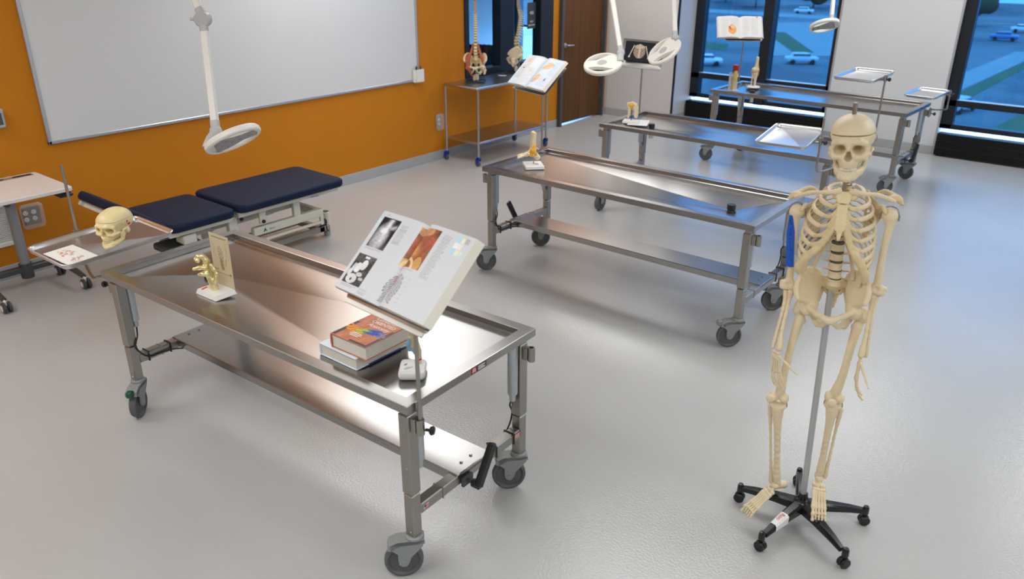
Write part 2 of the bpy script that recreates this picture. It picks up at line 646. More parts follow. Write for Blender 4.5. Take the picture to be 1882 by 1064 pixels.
def wood_mat():
    m, t, p = new_mat('walnut_veneer')
    L = t.links.new
    tcn = t.nodes.new('ShaderNodeTexCoord')
    mp = t.nodes.new('ShaderNodeMapping')
    mp.inputs['Scale'].default_value = (14, 14, 0.5)
    L(tcn.outputs['Object'], mp.inputs[0])
    nz = t.nodes.new('ShaderNodeTexNoise')
    nz.inputs['Scale'].default_value = 2.2
    nz.inputs['Detail'].default_value = 6
    nz.inputs['Distortion'].default_value = 0.6
    L(mp.outputs[0], nz.inputs[0])
    rp = t.nodes.new('ShaderNodeValToRGB')
    rp.color_ramp.elements[0].position = 0.3
    rp.color_ramp.elements[0].color = (0.080, 0.030, 0.008, 1)
    rp.color_ramp.elements[1].position = 0.7
    rp.color_ramp.elements[1].color = (0.140, 0.058, 0.017, 1)
    L(nz.outputs['Fac'], rp.inputs[0])
    L(rp.outputs[0], p.inputs['Base Color'])
    p.inputs['Roughness'].default_value = 0.45
    p.inputs['Specular IOR Level'].default_value = 0.25
    return m

M['floor'] = floor_mat()
M['wood'] = wood_mat()
M['orange'] = mat('orange_paint', (0.56, 0.195, 0.008), 0.65, 0, 0.03, 3, bump=0.08, bscale=180, spec=.2)
M['grey_paint'] = mat('warm_grey_paint', (0.64, 0.62, 0.60), 0.6, 0, 0.02, 3)
M['white_paint'] = mat('white_paint', (0.64, 0.65, 0.65), 0.6, 0, 0.02, 3)
M['base_grey'] = mat('grey_cove_base', (0.40, 0.41, 0.41), 0.45, 0, 0.03)
M['ceiling'] = mat('ceiling_tile', (0.80, 0.79, 0.77), 0.8, 0, 0.04, 30)
M['shade'] = mat('roller_shade', (0.25, 0.45, 0.55), 0.8, 0, 0.04, 200, alpha=.55)
M['sill_white'] = mat('white_metal_sill', (0.88, 0.88, 0.88), 0.5, 0, 0.02)
M['glint_strip'] = mat('glint_strip_metal', (0.75, 0.77, 0.8), 0.25, 0.6, 0.03)  # bright metal for the highlight strip added on the transom

b = MB().box((-2.7, 3.1, -0.06), (13.2, 14.8, 0.12))
struct(b, 'floor', 'floor')
b = MB().box((-1.2, 3.0, CEIL + 0.05), (10.2, 14.8, 0.10))
struct(b, 'ceiling', 'ceiling')

# orange wall with the glazed opening and the doorway
WT = 0.14
yw0, yw1, zw0, zw1 = 6.755, 8.385, 0.80, 2.30
yd0, yd1, zd = 8.52, 9.555, 2.16
b = MB()
xc = XW - WT / 2
def wseg(y0, y1, z0, z1):
    b.box((xc, (y0 + y1) / 2, (z0 + z1) / 2), (WT, y1 - y0, z1 - z0))
wseg(YS, yw0, 0, CEIL)
wseg(yw0, yw1, 0, zw0)
wseg(yw0, yw1, zw1, CEIL)
wseg(yw1, yd0, 0, CEIL)
wseg(yd0, yd1, zd, CEIL)
wseg(yd1, YP + 0.4, 0, CEIL)
struct(b, 'wall_left', 'orange')
b = MB()
for y0, y1 in ((YS, yd0 - 0.002), (yd1 + 0.002, YA)):
    b.box((XW + 0.004, (y0 + y1) / 2, 0.05), (0.008, y1 - y0, 0.10), bev=0.003)
struct(b, 'baseboard_left', 'base_grey')

# grey wall, piers and window wall
b = MB().box((-5.63, YA + 0.30, CEIL / 2), (1.05, 0.60, CEIL))
struct(b, 'wall_back', 'grey_paint')
b = MB().box((-5.63, YA - 0.004, 0.05), (1.05, 0.008, 0.10), bev=0.003)
b.box((-5.101, YA + 0.2, 0.05), (0.008, 0.40, 0.10), bev=0.003)
struct(b, 'baseboard_back', 'base_grey')
b = MB().box((-5.092, YA + 0.012, CEIL / 2), (0.022, 0.022, CEIL))
struct(b, 'trim_1', 'frame_black')
b = MB().box((-2.575, YP + 0.2, CEIL / 2), (1.29, 0.40, CEIL))
struct(b, 'wall_pier', 'white_paint')
b = MB().box((-2.575, YP - 0.004, 0.05), (1.28, 0.008, 0.10), bev=0.003)
struct(b, 'baseboard_pier', 'base_grey')
b = MB()
for px in (-3.215, -1.935):
    b.box((px, YP + 0.010, CEIL / 2), (0.022, 0.024, CEIL))
struct(b, 'trim_2', 'al')
b = MB()
b.box((-4.16, YG, 0.12), (1.9, 0.12, 0.24))
b.box((-0.2, YG, 0.12), (3.5, 0.12, 0.24))
b.box((-4.16, YG, 2.83), (1.9, 0.12, 0.34))
b.box((-0.2, YG, 2.83), (3.5, 0.12, 0.34))
b.box((2.6, YG, CEIL / 2), (2.2, 0.12, CEIL))
struct(b, 'wall_window_side', 'white_paint')
b = MB().box((XE + 0.05, 3.0, CEIL / 2), (0.1, 14.6, CEIL))
struct(b, 'wall_right', 'grey_paint')
b = MB().box((-1.3, YS - 0.05, CEIL / 2), (10.0, 0.1, CEIL))
struct(b, 'wall_front', 'grey_paint')

def facade_window(n, x0, x1, mulls):
    z0, z1, fw, fd = 0.30, 2.66, 0.07, 0.12
    f = MB()
    def bar(xa, xb, za, zb, d=fd):
        f.box(((xa + xb) / 2, YG - 0.03, (za + zb) / 2), (xb - xa, d, zb - za), bev=0.004)
    bar(x0, x0 + fw + 0.05, z0, z1)
    bar(x1 - fw, x1, z0, z1)
    bar(x0, x1, z0, z0 + 0.055)
    bar(x0, x1, z1 - 0.07, z1)
    bar(x0, x1, 0.555, 0.625)
    for mx_ in mulls:
        bar(mx_ - 0.065, mx_ + 0.065, z0, z1, 0.17)
    w = struct(f, 'window_%d' % n, 'frame_black')
    g = MB()
    xs = [x0] + list(mulls) + [x1]
    for i in range(len(xs) - 1):
        for za, zb in ((z0, 0.59), (0.59, z1)):
            gg = MB().box(((xs[i] + xs[i + 1]) / 2, YG - 0.005, (za + zb) / 2), (xs[i + 1] - xs[i] - 0.03, 0.008, zb - za - 0.02))
            gg.build('glass_pane', 'glass', w)
    l = MB().box(((x0 + x1) / 2, YG - 0.050, 0.627), (x1 - x0 - .1, 0.076, 0.005))
    l.build('transom_glint_strip', 'glint_strip', w)  # strip added on the black transom to catch a bright window highlight
    MB().box(((x0 + x1) / 2, YG - 0.005, 0.27), (x1 - x0 - 0.03, 0.008, 0.06)).build('glass_pane', 'glass_in', w)
    s = MB().box(((x0 + x1) / 2, YG + 0.22, 0.235), (x1 - x0 + 0.1, 0.36, 0.012), bev=0.003)
    s.build('added_bright_sill', 'sill_white', w)  # white plate added outside so the slot under the frame reads bright
    return w
facade_window(1, -5.10, -3.21, (-4.105,))
facade_window(2, -1.93, 1.50, (-0.45, 0.6))

def heater(x0, x1, label):
    t = thing('heater_cabinet', label, 'heater', ((x0 + x1) / 2, YP + 0.005, 0), 0, 'black heaters under the windows')
    w = x1 - x0
    b = MB().box((0, 0, 0.140), (w, 0.13, 0.24), bev=0.006)
    b.build('casing', 'heater', t)
    g = MB()
    for z in (0.10, 0.18):
        g.box((0, -0.067, z), (w - 0.01, 0.004, 0.005))
    g.build('front_rib', 'frame_black', t)
    k = MB().box((0, 0, 0.01), (w - 0.06, 0.09, 0.02))
    k.build('plinth', 'black_ink', t)
heater(-5.085, -3.24, 'long black heater cabinet below the window left of the white pier')
heater(-1.915, 1.5, 'long black heater cabinet below the window right of the white pier')

# ------------------------------------------------------------------ glazed opening to the next room
f = MB()
def wb(y0, y1, z0, z1, d=0.13, x=XW - 0.05):
    f.box((x, (y0 + y1) / 2, (z0 + z1) / 2), (d, y1 - y0, z1 - z0), bev=0.004)
wb(yw0, yw0 + 0.07, zw0, zw1)
wb(yw1 - 0.26, yw1, zw0, zw1)
wb(yw0, yw1, zw0, zw0 + 0.11, 0.124)
wb(yw0, yw1, zw1 - 0.07, zw1, 0.124)
wb(7.36, 7.61, zw0, zw1, 0.127)
w3 = struct(f, 'window_3', 'frame_black')
for y0, y1 in ((yw0 + .06, 7.365), (7.605, yw1 - .25)):
    MB().box((XW - 0.06, (y0 + y1) / 2, (zw0 + zw1) / 2), (0.006, y1 - y0, zw1 - zw0 - 0.1)).build('glass_pane', 'glass_in', w3)
# room sign on the glass
s = thing('room_sign', 'dark plaque with pale lettering on the interior glass beside the door', 'sign', (XW - 0.052, 8.022, 1.42))
MB().box((0, 0, 0), (0.006, 0.165, 0.30), bev=0.002).build('plaque', mat('sign_grey', (0.045, 0.05, 0.06), 0.5), s)
def wall_text(nm, body, size, p, y, z):
    lettering(nm, body, size, 'white_ink', p, mx4((0.0045, y, z), (0, 1, 0), (0, 0, 1)))
wall_text('lettering', '420', 0.05, s, 0.0, 0.03)
wall_text('lettering', 'WET', 0.03, s, 0.0, -0.07)
wall_text('lettering', 'ANATOMY', 0.026, s, 0.0, -0.11)

# the next room behind it
b = MB()
b.box((-8.36, 8.0, 1.35), (0.1, 4.7, 2.7))
b.box((-7.35, 5.75, 1.35), (2.0, 0.1, 2.7))
b.box((-8.27, 10.26, 1.35), (0.14, 0.1, 2.7))
b.box((-6.45, 10.26, 1.35), (0.32, 0.1, 2.7))
b.box((-7.4, 10.26, 0.14), (1.62, 0.1, 0.28))
b.box((-7.4, 10.26, 2.6), (1.62, 0.1, 0.2))
struct(b, 'wall_next_room', 'white_paint')
b = MB().box((-7.35, 8.0, 2.73), (2.1, 4.7, 0.06))
struct(b, 'ceiling_next_room', 'ceiling')
f = MB()
f.box((-8.17, 10.24, 1.4), (0.08, 0.12, 2.3))
f.box((-6.65, 10.24, 1.4), (0.08, 0.12, 2.3))
f.box((-7.4, 10.24, 0.31), (1.5, 0.12, 0.07))
w4 = struct(f, 'window_4', 'frame_black')
MB().box((-7.4, 10.25, 1.4), (1.56, 0.008, 2.3)).build('glass_pane', 'glass_in', w4)
dl = bpy.data.lights.new('daylight_fill_next_room', 'AREA')  # added fill lamp outside the window, boosts the sky light in this room
dl.shape = 'RECTANGLE'
dl.size, dl.size_y, dl.energy, dl.color = 1.4, 1.4, 40, (0.22, 0.55, 1.0)
dlo = bpy.data.objects.new('daylight_fill_next_room', dl)
COL.objects.link(dlo)
dlo.location, dlo.rotation_euler = (-7.4, 10.6, 1.2), (-PI / 2, 0, 0)
t = thing('roller_shade', 'blue-grey roller shade half lowered in the window of the next room', 'shade', (-7.4, 10.17, 2.45))
MB().box((0, 0, -0.715), (1.46, 0.004, 1.37)).build('fabric', 'shade', t)
MB().cyl((-0.73, 0, 0), (0.73, 0, 0), 0.03).build('roller', 'al', t)
MB().box((0, 0, -1.41), (1.46, 0.02, 0.03), bev=.004).build('bottom_bar', 'frame_black', t)

# ------------------------------------------------------------------ door
f = MB()
fx = XW - 0.03
f.box((fx, yd0 + 0.025, zd / 2), (0.17, 0.05, zd), bev=.003)
f.box((fx, yd1 - 0.018, zd / 2), (0.17, 0.036, zd), bev=.003)
f.box((fx, (yd0 + yd1) / 2, zd - 0.025), (0.17, yd1 - yd0, 0.05), bev=.003)
struct(f, 'trim_3', 'desk_dark')
d = struct(MB().box((XW - 0.022, (yd0 + 0.05 + yd1 - 0.036) / 2, 0.022 + 1.045), (0.045, yd1 - yd0 - 0.09, 2.09), bev=.002), 'door_1', 'wood')
h = MB()
h.lathe([(0.0, 0.012), (0.027, 0.011), (0.029, 0.0)], (XW + 0.001, 8.665, 1.02), (1, 0, 0), 20)
h.tube([(XW + 0.005, 8.665, 1.02), (XW + 0.05, 8.665, 1.02), (XW + 0.056, 8.69, 1.02), (XW + 0.055, 8.79, 1.015)], [0.011, 0.011, 0.010, 0.007], 12)
tag(h.build('door_handle', 'al', d), 'satin metal lever handle')
h = MB()
for z in (0.30, 1.10, 1.88):
    h.cyl((XW + 0.005, yd1 - 0.038, z - 0.06), (XW + 0.005, yd1 - 0.038, z + 0.06), 0.009, seg=10)
h.build('hinge', 'desk_dark', d)

# ------------------------------------------------------------------ chair in the next room
t = thing('office_chair', 'dark chair seen through the interior glass behind the left spine model', 'chair', (-7.72, 8.75, 0), 0.5)
s = SDF(0.012)
s.box((0, 0, 0.45), (0.23, 0.22, 0.03), 0.03)
s.build('seat', 'frame_black', t)
s = SDF(0.012)
s.path([(-0.16, 0.21, 0.55), (-0.17, 0.24, 0.80)], 0.04, k=.03)
for x in np.linspace(-0.17, 0.17, 6):
    s.cap((x, 0.22 + 0.03 * (1 - (x / .17) ** 2), 0.56), (x, 0.26 + .03 * (1 - (x / .17) ** 2), 0.84), 0.04, k=.03)
s.build('backrest', 'frame_black', t)
MB().cyl((0, 0, 0.09), (0, 0, 0.43), 0.03).box((0, 0.2, 0.5), (0.05, 0.04, 0.16)).build('post', 'desk_dark', t)
for k in range(5):
    a = 2 * PI * k / 5
    MB().tube([(0, 0, 0.1), (0.28 * math.cos(a), 0.28 * math.sin(a), 0.06)], [0.03, 0.018], 10).ell((0.28 * math.cos(a), 0.28 * math.sin(a), 0.03), 0.03, seg=10, rings=6).build('leg', 'desk_dark', t)

# ------------------------------------------------------------------ whiteboard
y0, y1, z0, z1 = 2.295, 6.02, 0.895, 2.12
t = thing('whiteboard', 'large white dry-erase board with a grey metal frame on the orange wall', 'whiteboard', (XW, (y0 + y1) / 2, (z0 + z1) / 2))
w_, h_ = y1 - y0, z1 - z0
MB().box((0.008, 0, 0), (0.014, w_ - 0.01, h_ - 0.01)).build('board_surface', 'board', t)
f = MB()
for sgn in (-1, 1):
    f.box((0.012, 0, sgn * (h_ / 2 - 0.012)), (0.024, w_, 0.024), bev=.004)
    f.box((0.012, sgn * (w_ / 2 - 0.012), 0), (0.024, 0.024, h_), bev=.004)
f.build('frame', 'al', t)
t = thing('marker_holder', 'small white marker holder on the bottom right corner of the whiteboard', 'marker holder', (XW + 0.025, 5.985, 0.955))
hb = MB()
hb.box((0.003, 0, 0), (0.006, 0.115, 0.13)).box((0.045, 0, 0), (0.006, 0.115, 0.13), bev=.003).box((0.024, 0, -0.062), (0.048, 0.115, 0.006))
hb.box((0.024, -0.055, 0), (0.048, 0.006, 0.13)).box((0.024, 0.055, 0), (0.048, 0.006, 0.13))
hb.build('cup', 'white_plastic', t)
for i, (nm, mt, lab) in enumerate((('marker', 'black_ink', 'black-capped marker leftmost in the white holder on the whiteboard'), ('marker', 'desk_grey', 'grey-capped marker in the middle of the white holder on the whiteboard'), ('marker', 'desk_dark', 'dark-capped marker rightmost in the white holder on the whiteboard'))):
    k = thing('marker', lab, 'marker', (XW + 0.049, 5.95 + 0.035 * i, 0.897), 0, 'markers in the holder', rot=(0.03 * (i - 1), 0.0, 0))
    MB().cyl((0, 0, 0.005), (0, 0, 0.10), 0.009, seg=12).build('barrel', 'white_plastic', k)
    MB().cyl((0, 0, 0.10), (0, 0, 0.155), 0.0095, 0.007, seg=12).build('cap', mt, k)

# ------------------------------------------------------------------ wall boxes, grille
def outlet(y, z, w, h, label, quad):
    t = thing('wall_outlet', label, 'outlet', (XW, y, z))
    MB().box((0.006, 0, 0), (0.012, w * .72, h * .72), bev=.003).build('plate', 'desk_dark' if quad else 'desk_grey', t)
    s_ = MB()
    for dy in ((-0.028, 0.028) if quad else (0,)):
        for dz in (-0.024, 0.024):
            s_.frame((0, dy - (0.012 if quad else 0), dz))
            s_.lathe([(0, 0.017), (0.016, 0.017), (0.017, 0.011)], (0, 0, 0), (1, 0, 0), 16)
            for k in (-1, 1):
                s_.box((0.0175, k * 0.006, 0.004), (0.002, 0.0025, 0.009), m=1)
            s_.box((0.0175, 0, -0.008), (0.002, 0.005, 0.004), m=1)
    s_.build('socket', ['white_plastic', 'black_ink'], t)
    c = MB()
    c.box((0.026, 0, 0), (0.05, w, h), bev=.02)
    c.build('cover', 'outlet_clear', t)
outlet(2.075, 0.42, 0.155, 0.185, 'quad outlet in a clear plastic cover beside the desk leg on the orange wall', True)
outlet(6.303, 0.42, 0.115, 0.18, 'small covered outlet on the orange wall left of the steel cart', False)
t = thing('wall_grille', 'white slatted air grille low on the orange wall behind the desk', 'grille', (XW, 1.66, 0.40))
MB().box((0.008, 0, 0.14), (0.016, 0.56, 0.03), bev=.003).box((0.008, 0, -0.145), (0.016, 0.56, 0.03), bev=.003).box((0.008, 0.265, 0), (0.016, 0.03, 0.30), bev=.003).box((0.008, -0.265, 0), (0.016, 0.03, 0.30), bev=.003).build('frame', 'white_plastic', t)
g = MB()
for i in range(20):
    g.box((0.008, 0, -0.125 + i * 0.0132), (0.012, 0.50, 0.006), R=rot3(0, 0.5, 0))
g.build('slats', 'white_plastic', t)
MB().box((0.002, 0, 0), (0.003, 0.52, 0.28)).build('back_plate', 'desk_dark', t)
t = thing('wall_switch_box', 'grey box at the left edge of the photo above the desk', 'wall box', (XW, 1.995, 1.13))
MB().box((0.03, 0, 0), (0.06, 0.10, 0.13), bev=.01).build('box', 'al', t)
MB().box((0.062, 0, 0), (0.004, 0.06, 0.08), bev=.002).build('face_plate', 'desk_dark', t)

# ------------------------------------------------------------------ outside the windows
def ext_mat():
    m, t, p = new_mat('asphalt_and_verges')
    L = t.links.new
    tcn = t.nodes.new('ShaderNodeTexCoord')
    nz = t.nodes.new('ShaderNodeTexNoise')
    nz.inputs['Scale'].default_value = 0.06
    nz.inputs['Detail'].default_value = 4
    L(tcn.outputs['Object'], nz.inputs[0])
    rp = t.nodes.new('ShaderNodeValToRGB')
    rp.color_ramp.elements[0].position = 0.42
    rp.color_ramp.elements[0].color = (0.075, 0.105, 0.135, 1)
    rp.color_ramp.elements[1].position = 0.58
    rp.color_ramp.elements[1].color = (0.14, 0.185, 0.22, 1)
    L(nz.outputs['Fac'], rp.inputs[0])
    L(rp.outputs[0], p.inputs['Base Color'])
    p.inputs['Roughness'].default_value = 0.8
    return m
M['asphalt'] = ext_mat()
M['grass'] = mat('verge_grass', (0.06, 0.13, 0.06), 0.9, 0, 0.3, 2)
M['kerb'] = mat('concrete', (0.26, 0.32, 0.35), 0.8, 0, 0.1, 3)
M['leaf'] = mat('leaf_green', (0.03, 0.06, 0.03), 0.9, 0, 0.4, 1.5)
GZ = -13.0
ES = 1.97
struct(MB().box((-40, 140, GZ - .1), (420, 250, 0.2)), 'exterior_ground', 'asphalt')
# ------------------------------------------------------------------ steel dissection tables
TL, TW, TZ = 2.024, 0.762, 0.788
HL, HW = TL / 2, TW / 2
LI = 0.047                                     # leg centre inset

def caster(parent, x, y, yaw, brake=None):
    """125 mm swivel caster under a leg; sub-parts of the leg"""
    R = rot3(rz=yaw)
    tr = 0.038
    ra = 0.075
    tr = 0.044
    w = MB().frame((x, y, 0), R)
    w.lathe([(0.0, -0.011), (0.020, -0.013), (0.021, -0.011), (0.055, -0.009), (0.056, -0.012), (0.064, -0.018), (0.072, -0.016), (ra, -0.008), (ra, 0.008), (0.072, 0.016), (0.064, 0.018), (0.056, 0.012), (0.055, 0.009), (0.021, 0.011), (0.020, 0.013), (0.0, 0.011)], (-tr, 0, ra), (0, 1, 0), 36)
    w.build('caster_wheel', 'rubber', parent)
    f = MB().frame((x, y, 0), R)
    side = [(0.036, 0.176), (0.030, 0.150), (0.010, 0.128), (-0.016, 0.100), (-0.024, 0.074), (-0.034, 0.060), (-0.049, 0.058), (-0.062, 0.068), (-0.066, 0.090), (-0.066, 0.120), (-0.092, 0.142), (-0.094, 0.162), (-0.066, 0.175)]
    Rs = np.array([[1, 0, 0], [0, 0, -1], [0, 1, 0]], float)
    for s0 in (0.0205, -0.0285):
        f.prism(side, s0, s0 + 0.008, R=Rs)
    f.prism([(0.038, 0.160), (0.036, 0.178), (-0.066, 0.177), (-0.098, 0.164), (-0.104, 0.142), (-0.092, 0.138), (-0.055, 0.158)], -0.0285, 0.0285, R=Rs)
    f.lathe([(0.032, 0.174), (0.036, 0.178), (0.036, 0.186), (0.030, 0.192), (0.0, 0.192)], (0, 0, 0), (0, 0, 1), 20)
    for s0 in (-1, 1):
        f.cyl((-tr, s0 * 0.027, ra), (-tr, s0 * 0.033, ra), 0.010, seg=12)
    f.build('caster_fork', 'fork', parent)
    b_ = MB().frame((x, y, 0), R)
    b_.box((-0.108, 0, 0.160), (0.034, 0.034, 0.034), bev=.006)
    if brake:
        b_.build('brake_pedal', brake, parent)

def tray_mesh(dx):
    b = MB()
    z0, fl = TZ, 0.050
    ox, oy = HL, HW
    def ring(hx, hy, z):
        return [(-hx, -hy, z), (hx, -hy, z), (hx, hy, z), (-hx, hy, z)]
    rings = [ring(ox - .03, oy - .03, z0 - .036), ring(ox - .002, oy - .002, z0 - .036), ring(ox, oy, z0 - .034), ring(ox, oy, z0 - .002), ring(ox - .002, oy - .002, z0), ring(ox - fl + .002, oy - fl + .002, z0), ring(ox - fl, oy - fl, z0 - .002), ring(ox - fl, oy - fl, z0 - .026), ring(ox - fl - .006, oy - fl - .006, z0 - .030), ring(ox - fl - .055, oy - fl - .055, z0 - .033)]
    V = [p for r in rings for p in r]
    F = []
    for i in range(len(rings) - 1):
        for k in range(4):
            k2 = (k + 1) % 4
            F.append((i * 4 + k, i * 4 + k2, i * 4 + 4 + k2, i * 4 + 4 + k))
    n = len(V)
    # sloping floor facets down to the drain
    zd = z0 - .066
    dr = 0.028
    D = [(dx + dr * math.cos(t), dr * math.sin(t), zd) for t in (-.75 * PI, -.25 * PI, .25 * PI, .75 * PI)]
    V += D
    L0 = (len(rings) - 1) * 4
    for k in range(4):
        k2 = (k + 1) % 4
        F.append((L0 + k, L0 + k2, n + k2, n + k))
    V += [(dx + dr * math.cos(t), dr * math.sin(t), zd - .02) for t in (-.75 * PI, -.25 * PI, .25 * PI, .75 * PI)]
    for k in range(4):
        k2 = (k + 1) % 4
        F.append((n + k, n + k2, n + 4 + k2, n + 4 + k))
    F.append((n + 4, n + 5, n + 6, n + 7))
    # underside
    m = len(V)
    V += ring(ox - .03, oy - .03, z0 - .036) + [(dx, 0, zd - .026)]
    for k in range(4):
        F.append((m + (k + 1) % 4, m + k, m + 4))
    b.add(V, F)
    return b

def dissection_table(cx, cy, yaw, flip, label, casters, brakes=(None,) * 4, crank=True):
    """legs are ordered front-left, front-right, back-right, back-left as the photo shows the table"""
    t = thing('dissection_table', label, 'table', (cx, cy, 0), yaw, 'steel dissection tables in a row')
    sgx = -1 if flip else 1
    dx = sgx * -0.70
    tray_mesh(dx).build('table_top', 'steel', t, sharp=8, uv=True)
    dr = MB()
    dr.lathe([(0.030, 0.0), (0.026, -.006), (0.026, -.018), (0.012, -.02), (0.012, -.085), (0.0, -.085)], (dx, 0, TZ - .0645), (0, 0, 1), 20)
    dr.lathe([(0.016, -.03), (0.021, -.03), (0.021, -.09), (0.016, -.09)], (dx, 0, TZ - .0645), (0, 0, 1), 16)
    dr.build('drain', 'chrome', t)
    legs = [(-1, -1), (1, -1), (1, 1), (-1, 1)]
    for i, (sx_, sy_) in enumerate(legs):
        x, y = sx_ * (HL - LI), sy_ * (HW - LI)
        b = MB()
        b.box((x, y, (0.385 + 0.728) / 2), (0.050, 0.050, 0.728 - 0.385), bev=.004)
        b.box((x, y, (0.188 + 0.381) / 2), (0.046, 0.046, 0.193), bev=.004)
        b.box((x, y, TZ - .05), (0.036, 0.036, 0.05))
        for zz in (0.212, 0.50, 0.66):
            b.frame((x, y, 0))
            b.cyl((0.006, sy_ * 0.022, zz), (0.006, sy_ * 0.028, zz), 0.006, 0.004, 10)
            b.frame()
        leg = b.build('leg', 'steel_leg', t)
        caster(leg, x, y, casters[i] - (PI if False else 0), brakes[i])
        # lift cylinder just inside the leg
        c = MB()
        yi = y - sy_ * 0.047
        c.lathe([(0.0, 0.47), (0.012, 0.47), (0.014, 0.475), (0.014, 0.50), (0.021, 0.505), (0.022, 0.51), (0.022, 0.752), (0.0, 0.752)], (x, yi, 0), (0, 0, 1), 20)
        c.build('lift_cylinder', 'zinc', t)
        k = MB()
        xo = x + sx_ * 0.025
        k.box((xo + sx_ * 0.011, y, 0.690), (0.024, 0.030, 0.058), bev=.002)
        k.lathe([(0.0095, 0), (0.0155, 0), (0.0155, 0.062), (0.0095, 0.062)], (xo + sx_ * 0.036, y, 0.660), (0, 0, 1), 18, closed=True)
        k.build('pole_socket', 'steel_leg', t)
    for sx_ in (-1, 1):
        x = sx_ * (HL - LI)
        b = MB().box((x, 0, 0.300), (0.046, TW - 2 * LI - 0.046, 0.046), bev=.004)
        for yy in (-0.19, 0.14):
            b.box((x, yy, 0.300), (0.050, 0.004, 0.050))
        b.build('end_rail', 'steel_leg', t)
    sh = MB().box((0, 0, 0.318), (TL - 2 * LI + 0.046, 0.205, 0.022), bev=.003)
    sh.box((0, -0.100, 0.306), (TL - 2 * LI - 0.05, 0.006, 0.034)).box((0, 0.100, 0.306), (TL - 2 * LI - 0.05, 0.006, 0.034))
    for sx_ in (-1, 1):
        for yy in (-.03, .03):
            sh.lathe([(0.007, 0), (0.007, .003), (0.003, .006), (0, .006)], (sx_ * (HL - LI - 0.02), yy, 0.329), (0, 0, 1), 10)
    sh.build('lower_shelf', 'steel', t, uv=True)
    for sx_, ys in ((-1, -1), (1, 1)):
        cb = MB()
        x = sx_ * (HL - LI)
        xi = x - sx_ * 0.03
        y = ys * (HW - LI)
        P = [(x - sx_ * .004, y - ys * .047, 0.475), (xi + sx_ * .003, y - ys * .03, 0.43), (xi, y - ys * .01, 0.385), (xi + sx_ * .002, y - ys * .03, 0.335), (xi, y - ys * .07, 0.298), (xi, y - ys * .13, 0.294), (xi - sx_ * .01, y - ys * .20, 0.290), (xi - sx_ * .05, y - ys * .25, 0.285)]
        cb.tube(smooth_path(P, 6), 0.004, 8)
        for yy in (.07, .19):
            cb.box((x, y - ys * yy, 0.300), (0.056, 0.006, 0.054))
        cb.build('hose', 'dark', t)
    if crank:
        sx_ = sgx
        x = sx_ * (HL - LI + 0.023)
        cy_ = -0.055 * (1 if not flip else -1)
        b = MB()
        b.box((x + sx_ * .008, cy_, 0.285), (0.016, 0.062, 0.040), bev=.003)
        b.cyl((x + sx_ * .016, cy_, 0.285), (x + sx_ * .045, cy_, 0.285), 0.008, seg=12)
        b.build('crank_mount', 'desk_dark', t)
        b = MB()
        hx = x + sx_ * .055
        b.cyl((x + sx_ * .040, cy_, 0.285), (x + sx_ * .072, cy_, 0.285), 0.018, seg=18)
        sl = 0.55 * (1 if not flip else -1)
        Rr = rot3(rx=-sl)
        b.frame((hx + sx_ * .012, cy_, 0.285), Rr)
        b.box((0, 0, 0.082), (0.026, 0.042, 0.185), bev=.007)
        b.box((-sx_ * .006, 0, 0.10), (0.012, 0.020, 0.12), bev=.004)
        b.build('crank_handle', 'dark', t)
    return t

D2 = math.radians
t1 = dissection_table(-2.768, 1.924, D2(2.265), False, 'nearest steel dissection table, with the textbooks and gold hand model on its top', (D2(128), D2(46), D2(44), D2(60)), ('green', None, None, None))
t2 = dissection_table(-2.614, 4.520, D2(-0.028), True, 'second steel dissection table from the front, carrying the yellow-banded foot model', (D2(42), D2(42), D2(38), D2(40)), ('fork', 'fork', 'fork', None))
t3 = dissection_table(-2.790, 6.290, D2(0.54), False, 'third steel dissection table from the front, with the shoulder model and white sheet', (D2(90), D2(20), D2(15), D2(190)))
t4 = dissection_table(-2.824, 8.492, D2(-1.644), False, 'farthest steel dissection table, below the windows, with the knee models', (D2(5), D2(40), D2(0), D2(180)), (None, None, 'dark', None))

# stickers on the nearest table
s = MB().box((HL + .0006, -0.02, TZ - .018), (0.001, 0.032, 0.026))
k = s.build('maker_sticker', 'red', t1)
MB().box((HL + .0006, 0.026, TZ - .018), (0.001, 0.056, 0.026)).build('sticker_backing', 'desk_dark', k)
g = MB()
for y_, z_, w_ in ((-.027, 0, .003), (-.020, .002, .003), (-.013, 0, .003)):
    g.box((HL + .0014, y_, TZ - .018 + z_), (0.0006, w_, 0.016))
for z_, w_ in ((.006, .04), (-.001, .034), (-.007, .042)):
    g.box((HL + .0014, .004 + w_ / 2, TZ - .018 + z_), (0.0006, w_, 0.003))
g.build('sticker_lettering', 'white_ink', k)
s = MB().box((HL - LI + 0.0236, 0.285, 0.305), (0.001, 0.055, 0.026))
k = s.build('warning_label', 'red', t1)
g = MB()
for z_ in (.006, -.001, -.008):
    g.box((HL - LI + 0.0243, 0.285, 0.305 + z_), (0.0006, 0.042, 0.0025))
g.build('label_lettering', 'white_ink', k)
s = MB().box((HL - LI + 0.0236, -0.285, 0.300), (0.001, 0.026, 0.018))
k = s.build('flag_sticker', 'white_ink', t1)
g = MB()
for i in range(3):
    g.box((HL - LI + 0.0243, -0.283, 0.293 + i * .006), (0.0006, 0.024, 0.003))
g.build('flag_stripe', 'red_ink', k)
MB().box((HL - LI + 0.0246, -0.292, 0.304), (0.0006, 0.010, 0.010)).build('flag_canton', 'blue_plastic', k)

